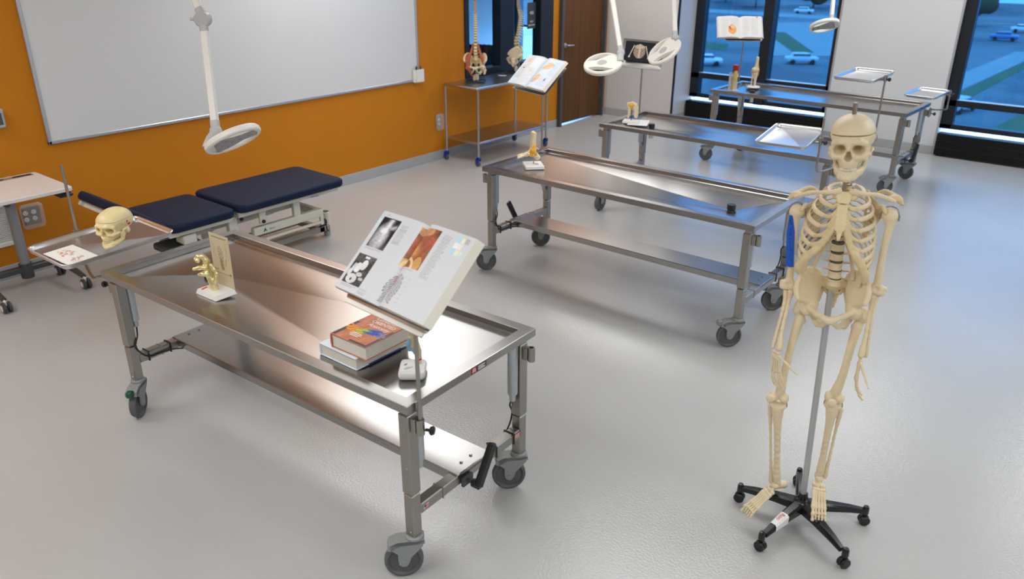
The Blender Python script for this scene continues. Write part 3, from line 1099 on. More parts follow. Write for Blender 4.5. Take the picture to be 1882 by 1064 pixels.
def stopper(tab, flip, label):
    dx = 0.70 if flip else -0.70
    w = tab.location + Vector((dx * math.cos(tab.rotation_euler.z), dx * math.sin(tab.rotation_euler.z), TZ - .066))
    k = thing('drain_stopper', label, 'stopper', w, 0, 'black drain stoppers')
    b = MB().lathe([(0.0, 0.003), (0.020, 0.003), (0.025, 0.005), (0.027, 0.008), (0.027, 0.036), (0.024, 0.039), (0.0, 0.039)], (0, 0, 0), (0, 0, 1), 24)
    b.build('plug', 'dark', k)
stopper(t1, False, 'black drain stopper half hidden behind the gold hand model')
stopper(t2, True, 'black drain stopper in the table next to the standing skeleton')
stopper(t3, False, 'black drain stopper beside the white sheet under the shoulder model')
stopper(t4, False, 'black drain stopper in front of the knee model on the farthest table')

def top_z(tab, flip, x, y, pad=0.0):
    """height of the sloping table floor below a world point"""
    p = tab.matrix_basis.inverted() @ Vector((x, y, 0))
    dx = 0.70 if flip else -0.70
    hx, hy = HL - .105, HW - .105
    ux, uy = p.x - dx, p.y
    f = max(abs(uy) / hy, (ux / (hx - dx)) if ux > 0 else (-ux / (hx + dx)))
    return TZ - .066 + .033 * min(1, f)
def rest_z(tab, flip, x, y, w, d, rz):
    c, n = math.cos(rz), math.sin(rz)
    return max(top_z(tab, flip, x + a * w / 2 * c - b * d / 2 * n, y + a * w / 2 * n + b * d / 2 * c) for a in (-1, 0, 1) for b in (-1, 0, 1)) + .0006

def facet_pose(tab, flip, x, y, rz, pad=.0006):
    e = .01
    z0 = top_z(tab, flip, x, y)
    n = Vector((-(top_z(tab, flip, x + e, y) - z0) / e, -(top_z(tab, flip, x, y + e) - z0) / e, 1)).normalized()
    q = Vector((0, 0, 1)).rotation_difference(n).to_matrix().to_4x4()
    return Matrix.Translation((x, y, z0 + pad)) @ q @ Matrix.Rotation(rz, 4, 'Z')
# ------------------------------------------------------------------ rounded-rectangle lofts
def rrect(w, d, r, n=6):
    out = []
    r = min(r, w / 2 - 1e-4, d / 2 - 1e-4)
    for cx, cy, a0 in ((w / 2 - r, d / 2 - r, 0), (-w / 2 + r, d / 2 - r, PI / 2), (-w / 2 + r, -d / 2 + r, PI), (w / 2 - r, -d / 2 + r, 1.5 * PI)):
        for i in range(n + 1):
            a = a0 + PI / 2 * i / n
            out.append((cx + r * math.cos(a), cy + r * math.sin(a)))
    return out

def loft(b, w, d, r, rings, n=6, caps=(True, True), closed=False, m=0):
    """rings: (inset, z)"""
    V, F = [], []
    L = None
    for ins, z in rings:
        P = rrect(w - 2 * ins, d - 2 * ins, max(r - ins, 0.001), n)
        L = len(P)
        V += [(x, y, z) for x, y in P]
    R_ = len(rings)
    for i in range(R_ if closed else R_ - 1):
        j = (i + 1) % R_
        for k in range(L):
            k2 = (k + 1) % L
            F.append((i * L + k, i * L + k2, j * L + k2, j * L + k))
    if caps[0]:
        F.append(tuple(range(L))[::-1])
    if caps[1]:
        F.append(tuple((R_ - 1) * L + k for k in range(L)))
    return b.add(V, F, m)

def cushion(b, w, d, h, r=0.05, e=0.022):
    rings = [(e * (1 - math.sin(a)), e * (1 - math.cos(a))) for a in np.linspace(0, PI / 2, 5)]
    top = [(e * (1 - math.cos(a)), h - e + e * math.sin(a)) for a in np.linspace(0, PI / 2, 6)]
    top += [(e + 0.05, h + 0.004), (e + .13, h + 0.006)]
    return loft(b, w, d, r, rings + top, 8)

M['dull_cream'] = mat('dull_cream', (0.30, 0.28, 0.24), .45, 0, .04)
# ------------------------------------------------------------------ exam couch by the orange wall
t = thing('exam_couch', 'navy padded exam couch on a cream lifting frame along the orange wall', 'exam couch', (-5.185, 3.0, 0))
c = cushion(MB(), 0.63, 0.96, 0.062, 0.07)
c.build('leg_cushion', 'navy', t, loc=(0, 0.445, 0.462))
c = cushion(MB(), 0.63, 0.50, 0.062, 0.06)
c.build('seat_cushion', 'navy', t, loc=(0, -0.31, 0.452))
hd = thing('head_section', None, None)
hd.parent = t
hd.location = (0, -0.575, 0.452)
hd.rotation_euler = (-0.64, 0, 0)
c = cushion(MB(), 0.63, 0.36, 0.062, 0.07)
c.build('head_cushion', 'navy', hd, loc=(0, -0.19, 0.0))
f = MB()
f.box((0.26, -0.18, -0.018), (0.03, 0.32, 0.03), bev=.003).box((-0.26, -0.18, -0.018), (0.03, 0.32, 0.03), bev=.003).box((0, -0.05, -0.018), (0.52, 0.03, 0.03))
f.box((0, -0.30, -0.018), (0.52, 0.03, 0.03))
f.build('head_frame', 'cream', hd)
MB().cyl((0.27, -0.33, -0.02), (0.27, -0.20, -0.055), 0.009, seg=10).build('head_handle', 'white_plastic', hd)
f = MB()
for x in (0.25, -0.25):
    f.box((x, 0.43, 0.443), (0.03, 0.90, 0.036), bev=.004)
    f.box((x, -0.31, 0.433), (0.03, 0.48, 0.036), bev=.004)
for y in (0.02, 0.85, -0.09, -0.53):
    f.box((0, y, 0.440), (0.50, 0.03, 0.034), bev=.004)
f.build('top_frame', 'cream', t)
f = MB()
f.box((0.185, 0.44, 0.262), (0.045, 0.64, 0.062), bev=.005)
f.box((-0.185, 0.40, 0.262), (0.045, 0.80, 0.062), bev=.005)
f.box((0.185, 0.52, 0.358), (0.034, 0.06, 0.15), bev=.004)
f.box((-0.185, 0.52, 0.358), (0.034, 0.06, 0.15), bev=.004)
f.box((0.21, 0.20, 0.38), (0.024, 0.055, 0.12), bev=.004)
f.box((-0.21, 0.20, 0.38), (0.024, 0.055, 0.12), bev=.004)
f.box((0, 0.74, 0.262), (0.36, 0.05, 0.05), bev=.004)
f.box((0.185, -0.04, 0.30), (0.045, 0.07, 0.25), bev=.004)
f.box((-0.185, -0.04, 0.30), (0.045, 0.07, 0.25), bev=.004)
f.build('lift_frame', 'cream', t)
for s_ in (-1, 1):
    MB().prism([(0.05, .29), (0.44, .29), (0.38, .33), (0.30, .345), (0.26, .40), (0.26, .425), (0.10, .425)] if s_ > 0 else [(-.5, .29), (-.08, .29), (-.12, .34), (-.2, .36), (-.26, .425), (-.48, .425)], -0.006, 0.006, o=(0.0, 0.0, 0), R=np.array([[0, 0, 1.0], [1, 0, 0], [0, 1, 0]])).build('gusset_plate', 'cream', t)
f = MB()
f.box((0.10, 0.30, 0.085), (0.040, 1.16, 0.045), bev=.004).box((-0.20, 0.30, 0.085), (0.040, 1.16, 0.045), bev=.004)
f.box((-.05, 0.80, 0.085), (0.34, 0.05, 0.045), bev=.004).box((-.05, -0.20, 0.085), (0.34, 0.05, 0.045), bev=.004)
f.build('base_frame', 'dull_cream', t)
MB().cyl((0.20, 0.0, 0.185), (0.20, 0.74, 0.185), 0.013, seg=10).cyl((0.16, .20, .185), (0.245, 0.20, 0.178), 0.017, seg=12).box((0.20, 0.74, 0.21), (0.02, 0.03, 0.09)).box((0.20, 0.02, 0.21), (0.02, 0.03, 0.09)).build('foot_bar', 'cream', t)
MB().box((0.215, -0.41, 0.375), (0.11, 0.10, 0.062), bev=.008).build('motor_box', 'cream', t)
MB().box((0.10, -0.42, 0.30), (0.20, 0.26, 0.05), bev=.01).box((0.10, -0.30, .19), (0.05, 0.05, .19)).build('actuator', 'desk_dark', t)
for x, y in ((0.06, 0.89), (-0.24, 0.89), (0.06, -0.30), (-0.24, -0.30)):
    q = MB()
    q.lathe([(0.0, 0.206), (0.026, 0.206), (0.032, 0.202), (0.034, 0.19), (0.034, 0.045), (0.0, 0.045)], (x, y, 0), (0, 0, 1), 22)
    p_ = q.build('corner_post', 'cream', t)
    MB().lathe([(0, 0.2065), (0.027, 0.2065), (0.027, 0.208), (0, 0.208)], (x, y, 0), (0, 0, 1), 22).build('post_cap', 'desk_dark', p_)
    MB().lathe([(0.0, 0.05), (0.027, 0.05), (0.028, 0.03), (0.026, 0.0), (0.0, 0.0)], (x, y, 0), (0, 0, 1), 22).build('foot_pad', 'desk_grey', p_)
    MB().box((x, y - 0.03 if y > 0 else y + .03, 0.10), (0.05, 0.04, 0.05)).build('post_bracket', 'cream', p_)
q = MB().lathe([(0, -0.012), (0.030, -0.012), (0.034, -.006), (0.034, .006), (0.030, .012), (0, .012)], (0.17, 0.775, 0.165), (1, 0, 0), 22)
q.tube(smooth_path([(0.17, 0.80, 0.15), (0.15, 0.82, 0.11), (0.13, 0.84, 0.07), (0.11, 0.875, 0.06), (0.085, 0.89, 0.075)], 5), 0.005, 8).tube([(0.165, 0.79, .165), (.12, .80, .23)], 0.006, 8)
q.build('transport_wheel', 'dark', t)
MB().tube(smooth_path([(0.22, 0.54, 0.435), (0.26, 0.60, 0.432), (0.27, 0.68, 0.430)], 4), 0.005, 8).build('release_lever', 'desk_grey', t)
for y, z in ((0.52, 0.425), (0.20, 0.335), (0.02, 0.4)):
    MB().lathe([(0, 0.014), (0.012, 0.012), (0.015, 0.006), (0.015, 0)], (0.205 if y > .4 else 0.222, y, z), (1, 0, 0), 14).build('pivot_cap', 'dark', t)
bl = MB()
bl.prism([(-0.016, -0.012), (0.0, 0.018), (0.014, -0.012), (0.006, -0.012), (0.0, 0.002), (-0.006, -0.012)], 0, 0.0006, o=(0.2078, 0.215, 0.262), R=np.array([[0, 0, 1.0], [1, 0, 0], [0, 1, 0]]))
bl.build('maker_mark', 'black_ink', t)
lettering('maker_lettering', 'acro', 0.026, 'desk_dark', t, mx4((0.2078, 0.275, 0.261), (0, 1, 0), (0, 0, 1)))
MB().box((0.2078, 0.333, 0.262), (0.0006, 0.045, 0.006)).build('maker_line', 'lamp_grey', t)

# ------------------------------------------------------------------ sit-stand desk at the left edge
t = thing('desk', 'pale laminate desk on a grey column and casters at the left edge', 'desk', (-5.75, 1.72, 0))
loft(MB(), 0.585, 0.82, 0.03, [(0.004, .723), (0, .727), (0, .746), (0.004, .75)], 5).build('desk_top', ['desk_top'], t)
q = MB().box((-0.235, 0.16, 0.7505), (0.06, 0.42, 0.003), bev=.001)
s_ = q.build('cable_slot', 'desk_grey', t)
MB().box((-0.235, 0.30, 0.7523), (0.035, 0.12, 0.002)).box((-0.235, 0.10, 0.7523), (0.035, 0.16, 0.002)).build('slot_opening', 'dark', s_)
q = MB()
q.cyl((-0.20, 0.17, 0.10), (-0.20, 0.17, 0.70), 0.034, seg=20)
q.build('column', 'desk_grey', t)
MB().cyl((-0.20, 0.17, 0.05), (-0.20, 0.17, 0.155), 0.042, seg=20).build('column_collar', 'desk_dark', t)
MB().box((-0.20, 0.17, 0.705), (0.09, 0.30, 0.03), bev=.006).build('top_bracket', 'desk_dark', t)
MB().box((-0.16, 0.13, 0.64), (0.10, 0.04, 0.10), bev=.01).build('lift_lever_housing', 'desk_dark', t)
MB().box((-0.20, 0.05, 0.115), (0.05, 0.75, 0.04), bev=.006).build('base_bar', 'desk_dark', t)
for y in (0.385, -0.13):
    ft = MB().tube([(-0.24, y, 0.115), (-0.1, y, 0.112), (0.10, y, 0.10), (0.19, y, 0.088)], [0.026, 0.026, 0.022, 0.018], 10, ell=(1, .8)).build('foot', 'desk_dark', t)
    for x in (0.185, -0.22):
        q = MB()
        for s_ in (-1, 1):
            q.lathe([(0.0, -.011), (0.030, -.011), (0.0375, -.006), (0.0375, .006), (0.030, .011), (0.0, .011)], (x + .02, y + s_ * 0.017, 0.0375), (0, 1, 0), 22)
        q.build('caster_wheel', 'desk_dark', ft)
        q = MB().lathe([(0, -.0125), (0.022, -.0125), (0.022, -.0115)], (x + .02, y - 0.0175, 0.0375), (0, 1, 0), 18).box((x, y, 0.066), (0.05, 0.018, 0.04), bev=.006)
        q.lathe([(0, .0125), (0.022, .0125), (0.022, .0115)], (x + .02, y + 0.0175, 0.0375), (0, 1, 0), 18)
        q.build('caster_hub', 'white_plastic', ft)
MB().box((0.24, 0.36, 0.70), (0.09, 0.09, 0.025), bev=.008).build('height_lever', 'dark', t)

# ------------------------------------------------------------------ steel cart below the inner window
t = thing('steel_cart', 'two-shelf stainless steel cart with blue casters under the interior window', 'cart', (-5.832, 6.94, 0))
M['dull_steel'] = mat('dull_steel', (0.50, 0.49, 0.48), 0.30, 1.0, 0.04, 8)
cw, cl = 0.47, 1.21
loft(MB(), cw + .02, cl + .04, 0.02, [(0.003, .815), (0, .818), (0, .838), (0.003, .842)], 4).build('top_shelf', 'dull_steel', t)
loft(MB(), cw - .01, cl - .01, 0.01, [(0.003, .235), (0, .238), (0, .255), (0.003, .259)], 4).build('bottom_shelf', 'dull_steel', t)
for sx_ in (-1, 1):
    for sy_ in (-1, 1):
        x, y = sx_ * cw / 2, sy_ * cl / 2
        p_ = MB().cyl((x, y, 0.105), (x, y, 0.816), 0.0125, seg=14).build('post', 'dull_steel', t)
        q = MB().lathe([(0, -.012), (0.030, -.012), (0.036, -.007), (0.036, .007), (0.030, .012), (0, .012)], (x - .012, y, 0.036), (0, 1, 0), 22)
        q.build('caster_wheel', 'rubber', p_)
        q = MB().prism([(-.016, .10), (.016, .10), (.018, .075), (-.004, .026), (-.022, .026), (-.034, .06), (-.03, .08)], .0135, .019, o=(x, y, 0), R=np.array([[1, 0, 0], [0, 0, -1], [0, 1, 0]], float))
        q.prism([(-.016, .10), (.016, .10), (.018, .075), (-.004, .026), (-.022, .026), (-.034, .06), (-.03, .08)], -.019, -.0135, o=(x, y, 0), R=np.array([[1, 0, 0], [0, 0, -1], [0, 1, 0]], float))
        q.box((x - .002, y, 0.09), (0.036, 0.038, 0.03), bev=.006)
        q.build('caster_fork', 'blue_plastic', p_)

# ------------------------------------------------------------------ trays on bent rods
def tray_stand(label, cx, cy, cz, w, d, yaw, tx, ty, clamp, rod, top, side=1):
    """clamp: the pole point beside the tray; rod: lower bend points ending in a table socket"""
    t = thing('tray_stand', label, 'tray', (cx, cy, cz), 0, 'instrument trays on clamp poles', rot=(tx, ty, yaw))
    t.rotation_mode = 'YXZ'
    b = MB()
    loft(b, w, d, 0.045, [(0.012, -.024), (0.010, -.022), (0.005, -.004), (0, -.0015), (0, 0.0015), (0.003, 0.003), (0.009, 0.001), (0.013, -.003), (0.019, -.020), (0.024, -.0225)], 6)
    b.build('tray_pan', 'tray', t)
    r = MB()
    Mi = t.matrix_basis.inverted()
    loc = lambda p: np.array(Mi @ Vector(p))
    P = [(clamp[0], clamp[1], top)] + [(clamp[0], clamp[1], z) for z in np.linspace(top - .02, rod[0][2] + .03, 5)]
    path = np.vstack([smooth_path(np.array(P[:1] + [P[-1]] + rod[:-2], float), 8), rod[-2:]])
    r.tube([loc(p) for p in path], 0.0075, 10)
    r.build('pole', 'steel_leg', t)
    kn = MB()
    q1 = np.array([rod[-1][0], rod[-1][1], .690])
    dv = np.array([float(side), -.25, 0])
    A_ = loc(q1 + dv * .019)
    B_ = loc(q1 + dv * .045)
    kn.cyl(A_, B_, .005, seg=8)
    kn.lathe([(0, -.009), (.013, -.009), (.017, 0), (.013, .009), (0, .009)], loc(q1 + dv * .050), B_ - A_, 8)
    kn.build('socket_knob', 'dark', t)
    k = MB()
    c0 = loc((clamp[0], clamp[1], cz - 0.035))
    c1 = loc((clamp[0], clamp[1], cz + 0.012))
    k.cyl(c0, c1, 0.015, seg=14)
    e = np.array([math.copysign(w / 2 - .03, c0[0]) if abs(c0[0]) > w / 2 - .05 else c0[0], math.copysign(d / 2 - .03, c0[1]) if abs(c0[0]) <= w / 2 - .05 else np.clip(c0[1], -d / 2 + .05, d / 2 - .05), -.028])
    k.tube([c0 + (c1 - c0) * .3, e], 0.008, 10)
    k.build('clamp', 'steel_leg', t)
    n = MB()
    dirv = np.array([1, -0.4, 0]) if c0[0] >= 0 else np.array([-1, -.4, 0])
    q0 = c0 + (c1 - c0) * .4
    n.cyl(q0, q0 + dirv * .03, 0.005, seg=8)
    n.lathe([(0, -.008), (.014, -.008), (.017, 0), (.014, .008), (0, .008)], q0 + dirv * .036, dirv, 10)
    n.build('clamp_knob', 'dark', t)
    return t
M['tray'] = mat('pressed_steel_tray', (0.66, 0.66, 0.66), 0.30, 1.0, 0.03, 6)

def tw(T, x, y, z):
    """table-centred coordinates to world"""
    return tuple(T.matrix_basis @ Vector((x, y, z)))

tray1 = tray_stand('steel tray with a skull and printed card on it, at the left table corner', -4.055, 1.665, 0.838, 0.595, 0.385, D2(93.7), D2(2.2), D2(-1.2), (-4.265, 1.63), [(-4.265, 1.63, 0.76), (-4.24, 1.62, 0.73), (-3.90, 1.515, 0.72), (-3.83, 1.525, 0.735), tw(t1, -1.026, -.334, .742), tw(t1, -1.026, -.334, .722), tw(t1, -1.026, -.334, .65)], 1.20, side=-1)
tray2 = tray_stand('empty steel tray over the third table, just left of the skeleton head', -2.02, 5.66, 0.982, 0.36, 0.55, D2(6.1), D2(3.5), 0, (-1.80, 5.655), [(-1.80, 5.655, 0.80), (-1.795, 5.70, 0.74), (-1.755, 5.91, 0.735), tw(t3, 1.026, -.334, .742), tw(t3, 1.026, -.334, .722), tw(t3, 1.026, -.334, .65)], 1.13)
tray3 = tray_stand('empty steel tray against the white pier, higher of the two there', -2.035, 7.25, 1.225, 0.345, 0.53, D2(-3.0), D2(2.1), 0, (-1.845, 7.19), [(-1.845, 7.19, 0.80), (-1.835, 7.12, 0.74), (-1.775, 6.69, 0.735), tw(t3, 1.026, .334, .742), tw(t3, 1.026, .334, .722), tw(t3, 1.026, .334, .65)], 1.24)
tray4 = tray_stand('empty steel tray beside the right-hand window, lower of the two by the pier', -1.80, 8.56, 0.925, 0.295, 0.45, D2(-4.7), D2(2.5), 0, (-1.62, 8.68), [(-1.62, 8.68, 0.80), (-1.635, 8.70, 0.76), (-1.755, 8.765, 0.735), tw(t4, 1.026, .334, .742), tw(t4, 1.026, .334, .722), tw(t4, 1.026, .334, .65)], 0.95)

# ------------------------------------------------------------------ book stands and open books
def plate_stand(label, c, yaw, tilt, roll, w, d, base, zlow, off=(0, 0), side=-1):
    t = thing('book_stand', label, 'book stand', c, 0, 'book stands on the tables')
    R = Matrix(rot3(tilt, roll, yaw).tolist())
    X = R.to_4x4()
    ins = X.inverted()
    b = MB().frame((0, 0, 0), np.array(R))
    b.frame(np.array(R) @ np.array([off[0], off[1], 0]), np.array(R))
    loft(b, w, d, 0.012, [(0.002, -.004), (0, -.003), (0, -.001), (0.002, 0)], 4)
    b.box((0, -d / 2 - .014, 0.003), (w - .02, 0.003, 0.010))
    b.box((0, -d / 2 - .007, -.0015), (w - .02, 0.016, 0.003))
    b.build('plate', 'steel_leg', t)
    p = MB()
    b0 = np.array(base) - np.array(c)
    e = np.array(R) @ np.array([0, 0, -.004])
    p.tube(np.array([(b0[0], b0[1], zlow - c[2]), (b0[0], b0[1], -.16), (b0[0] * .8, b0[1] * .8, -.10), tuple(e + np.array([0, 0, -.012]))]), 0.0075, 12)
    p.build('pole', 'steel_leg', t)
    MB().frame(e, np.array(R)).lathe([(0.028, 0.001), (0.028, -.004), (.014, -.008), (.013, -.028), (0, -.028)], (0, 0, 0), (0, 0, 1), 16).build('bracket', 'steel_leg', t)
    k = MB()
    q0 = np.array([b0[0], b0[1], .682 - c[2]])
    dv = np.array([.8 * side, .45 * side, -.05])
    k.cyl(q0 + dv * .019, q0 + dv * .04, .006, seg=8)
    k.lathe([(0, -.009), (.013, -.009), (.018, 0), (.013, .009), (0, .009)], q0 + dv * .046, dv, 8)
    k.build('clamp_knob', 'dark', t)
    return t

def noise2(u, v, s, seed=0):
    r = np.random.default_rng(seed)
    out = np.zeros_like(u)
    for k in range(7):
        a, p = r.uniform(0, 2 * PI), r.uniform(0, 2 * PI)
        f = s * (1.0 + .9 * k) * r.uniform(.7, 1.3)
        out += np.sin(f * (u * math.cos(a) + v * math.sin(a)) + p + 1.5 * np.sin(f * .5 * (v * math.cos(a) - u * math.sin(a)))) / (1 + .6 * k)
    return .5 + out / 5.0

class Page:
    def __init__(s, u, v, base):
        s.u, s.v = u, v
        s.C = np.empty(u.shape + (3,))
        s.C[:] = base
    def put(s, mk, col, a=1.0):
        col = np.asarray(col, float)
        if col.ndim == 1:
            col = np.broadcast_to(col, s.C.shape)
        w = (mk * a)[..., None] if mk.dtype != bool else (mk.astype(float) * a)[..., None]
        s.C = s.C * (1 - w) + col * w
        return s
    def rect(s, u0, u1, v0, v1):
        return (s.u > u0) & (s.u < u1) & (s.v > v0) & (s.v < v1)
    def oval(s, cu, cv, ru, rv, ang=0.0, asp=1.5, soft=0.0):
        x, y = (s.u - cu) * asp, (s.v - cv)
        c, n = math.cos(ang), math.sin(ang)
        d = np.sqrt(((x * c + y * n) / (ru * asp)) ** 2 + ((-x * n + y * c) / rv) ** 2)
        return (d < 1) if not soft else np.clip((1 - d) / soft, 0, 1)
    def text(s, u0, u1, v0, v1, n, col=(.12, .12, .13), a=.55, seed=1, fill=.45):
        r = np.random.default_rng(seed)
        p = (v1 - v0) / n
        for i in range(n):
            va = v1 - (i + .8) * p
            e = u1 - (u1 - u0) * r.uniform(0, .35) * (r.random() < .5)
            m = s.rect(u0, e, va, va + p * fill)
            word = np.sin(s.u * 520 + i * 3.1) + np.sin(s.u * 233 + i) > -.9
            s.put(m & word, col, a)
        return s

def open_book(label, c, yaw, tilt, roll, w, h, thl, thr, paint, cover, group='open books', seed=0, bulge=.020, res=(400, 280), curl=0.0):
    t = thing('open_book', label, 'book', c, 0, group)
    R = rot3(tilt, roll, yaw)
    def prof(x):
        s_ = np.abs(x)
        th = np.where(x < 0, thl, thr)
        k = np.clip(s_ / (w / 2), 0, 1)
        return .0035 + th * (1 - np.exp(-s_ / bulge)) * (1 - .30 * k ** 2) + curl * np.sin(k * 5.5 + (x > 0) * 1.3) * k
    zt = float(prof(np.array(w / 2 * .8)))
    o = R @ np.array([0, 0, -zt])
    def pos(u, v):
        x, y = (u - .5) * w, (v - .5) * h
        P = np.stack([x, y, prof(x)], -1)
        return P @ R.T + o
    sheet('pages', res[0], res[1], pos, paint, t)
    b = MB().frame(o, R)
    xs = np.linspace(-w / 2, w / 2, 81)
    zs = prof(xs)
    for sg in (-1, 1):
        V = [(x * 1.0, sg * h / 2, z) for x, z in zip(xs, zs)] + [(x * 1.02, sg * (h / 2 + .001), .003) for x in xs]
        F = [((i, i + 1, 82 + i, 81 + i) if sg < 0 else (i + 1, i, 81 + i, 82 + i)) for i in range(80)]
        b.add(V, F)
    for sg, i in ((-1, 0), (1, 80)):
        V = [(xs[i], -h / 2, zs[i]), (xs[i], h / 2, zs[i]), (xs[i] * 1.02 + sg * zs[i] * .45, h / 2, .003), (xs[i] * 1.02 + sg * zs[i] * .45, -h / 2, .003)]
        b.add(V, [(0, 1, 2, 3)] if sg > 0 else [(3, 2, 1, 0)])
    b.build('page_block', 'paper_edge', t)
    cv = MB().frame(o, R)
    for sg in (-1, 1):
        ex = (thl if sg < 0 else thr) * .12
        cv.box((sg * (w / 4 + .004 + ex / 2), 0, .0012), (w / 2 + ex + .002, h + .003, .0025))
    cv.build('cover', cover, t)
    return t

WHITE = (.61, .617, .635)
def paint_atlas(u, v):
    p = Page(u, v, WHITE)
    # upper left: black and white angiogram of a heart
    m = p.rect(.045, .25, .55, .935)
    n = noise2(u, v, 34, 3)
    p.put(m, (.012, .012, .013))
    U, V = (u - .045) / .205, (v - .55) / .385
    hb = np.clip(1.25 - np.sqrt(((U - .42) / .36) ** 2 + ((V - .36) / .42) ** 2), 0, 1) ** .7
    ao = np.exp(-((U - .48 - .25 * (V - .7)) / .13) ** 2) * (V > .5) * (V < .97)
    br = np.exp(-((V - .72 - .3 * (U - .8)) / .07) ** 2) * (U > .5) * (U < .95)
    g = np.clip(hb * (.30 + .55 * n) + ao * (.35 + .4 * n) + br * .5 * n * 1.4 + .25 * np.clip(.3 - V, 0, 1), 0, .8)
    p.put(m, np.stack([g, g, g * 1.02], -1))
    # lower left: cross-section scan
    m = p.rect(.035, .25, .085, .45)
    U, V = (u - .035) / .215, (v - .085) / .365
    n = noise2(u, v, 26, 8)
    g = .02 + .20 * np.clip(n - .35, 0, 1) * np.clip(V + U * .6 - .2, 0, 1)
    for cx, cy, rx, ry, val in ((.60, .68, .15, .17, .75), (.36, .55, .16, .17, .78), (.16, .52, .08, .16, .62), (.10, .35, .10, .12, .70), (.36, .17, .27, .16, .66), (.62, .36, .16, .07, .55), (.82, .24, .12, .05, .5)):
        g = np.where(((U - cx) / rx) ** 2 + ((V - cy) / ry) ** 2 < 1, val * (.8 + .3 * n), g)
    p.put(m, np.stack([g, g, g], -1))
    p.put(m & (((U - .36) / .05) ** 2 + ((V - .15) / .05) ** 2 < 1), (.05, .05, .05))
    p.put(m & (np.abs(U - .55) < .12) & (np.abs(V - .93) < .035), (.75, .75, .75))
    p.text(.275, .355, .66, .90, 14, seed=2)
    p.text(.05, .23, .515, .54, 2, seed=4).text(.04, .22, .045, .075, 2, seed=5)
    p.text(.26, .36, .02, .09, 5, seed=6)
    p.text(.06, .10, .955, .97, 1, seed=11)
    for i, cvv in enumerate((.93, .87, .81)):
        p.put(p.rect(.003, .028, cvv - .022, cvv + .028), ((.42, .66, .76), (.62, .74, .80), (.50, .72, .80))[i])
    # right page photograph of the opened chest
    m = p.rect(.458, .70, .475, .955)
    U, V = (u - .458) / .242, (v - .475) / .48
    n, n2 = noise2(u, v, 22, 12), noise2(u * 3, v * .8, 40, 14)
    col = np.stack([.20 + .26 * n, .055 + .08 * n2, .022 + .03 * n2], -1)
    p.put(m, col)
    dk = np.clip((np.abs(U - .5) - .34) * 5, 0, 1) * np.clip((V - .72) * 6, 0, 1)
    p.put(m.astype(float) * dk, (.02, .012, .008))
    p.put(m & (((U - .35) / .42) ** 2 + ((V - .92) / .13) ** 2 < 1), np.stack([.50 + .25 * n2, .22 + .18 * n2, .10 + .10 * n2], -1), .8)
    p.put(m.astype(float) * np.clip(1.3 - np.sqrt(((U - .42) / .27) ** 2 + ((V - .40) / .24) ** 2) * 1.2, 0, 1), np.stack([.52 + .2 * n, .25 + .12 * n, .07 + .04 * n], -1))
    p.put(m.astype(float) * np.clip(1.4 - np.sqrt(((U - .66) / .20) ** 2 + ((V - .56) / .26) ** 2) * 1.3, 0, 1), np.stack([.26 + .14 * n2, .07 + .05 * n2, .045 + .02 * n2], -1), .75)
    p.put(m & (((U - .80) / .16) ** 2 + ((V - .10) / .20) ** 2 < 1), np.stack([.55 + .1 * n, .27 + .1 * n, .08 + .03 * n], -1))
    p.put(m & (((U - .14) / .20) ** 2 + ((V - .09) / .12) ** 2 < 1), np.stack([.58 + .1 * n, .32 + .1 * n, .10 + .03 * n], -1))
    arc = np.abs(np.sqrt(((U - .36) / .34) ** 2 + ((V + .02) / .26) ** 2) - .9)
    p.put(m & (arc < .14) & (V > 0.0), np.stack([.74 + .06 * n, .55 + .1 * n, .27 + .1 * n], -1))
    # rib cage line drawing
    R_, G_, B_ = (.62, .06, .13), (.09, .14, .52), (.06, .06, .07)
    cx, cy = .548, .24
    for k in range(8):
        for sg in (-1, 1):
            x = (u - cx) * sg
            yy = cy + .150 - .040 * k - .9 * x + .6 * np.sqrt(np.clip(x, 0, 1)) * .1
            lim = .040 + .055 * math.sin(min(1, (k + 2) / 7) * PI * .75)
            mm = (x > .022) & (x < lim) & (np.abs(v - yy) < .013)
            p.put(mm, B_)
            p.put((x > .024) & (x < lim - .004) & (np.abs(v - yy) < .0050), (.72, .72, .72))
    p.put(p.oval(cx - .012, cy - .03, .030, .075, .3, 1.55, .8), (.26, .28, .66), 1.0)
    p.put(p.oval(cx - .004, cy - .05, .020, .055, .3, 1.55, .9), (.70, .35, .40), .8)
    n = noise2(u, v, 120, 21)
    vm = p.oval(cx - .005, cy + .07, .036, .095, 0, 1.55, .4) * (n > .45)
    p.put(vm, R_, .85)
    vm = p.oval(cx - .010, cy + .05, .036, .11, 0, 1.55, .4) * (n < .42)
    p.put(vm, G_, .85)
    for k in range(7):
        p.put(p.rect(.60 + .004 * k, .66, .36 - .045 * k, .363 - .045 * k), (.5, .5, .5))
        p.text(.662, .70, .355 - .045 * k, .368 - .045 * k, 1, seed=30 + k, a=.35)
    p.text(.46, .60, .035, .055, 2, seed=40, a=.5)
    p.text(.47, .66, .445, .468, 2, seed=41, a=.5)
    p.text(.735, .815, .42, .94, 40, seed=42, a=.5)
    p.text(.83, .845, .955, .968, 1, seed=43)
    for uu, vv, cc in ((.875, .93, (.42, .66, .80)), (.915, .93, (.80, .76, .50)), (.945, .935, (.45, .45, .45)), (.875, .86, (.78, .80, .82)), (.91, .86, (.80, .72, .72)), (.875, .795, (.42, .68, .80)), (.915, .79, (.78, .74, .50)), (.94, .79, (.62, .72, .62))):
        p.put(p.rect(uu - .018, uu + .018, vv - .03, vv + .03), cc)
    p.put(np.clip(1 - np.abs(u - .433) / .006, 0, 1), (.62, .62, .62), .5)
    return p.C

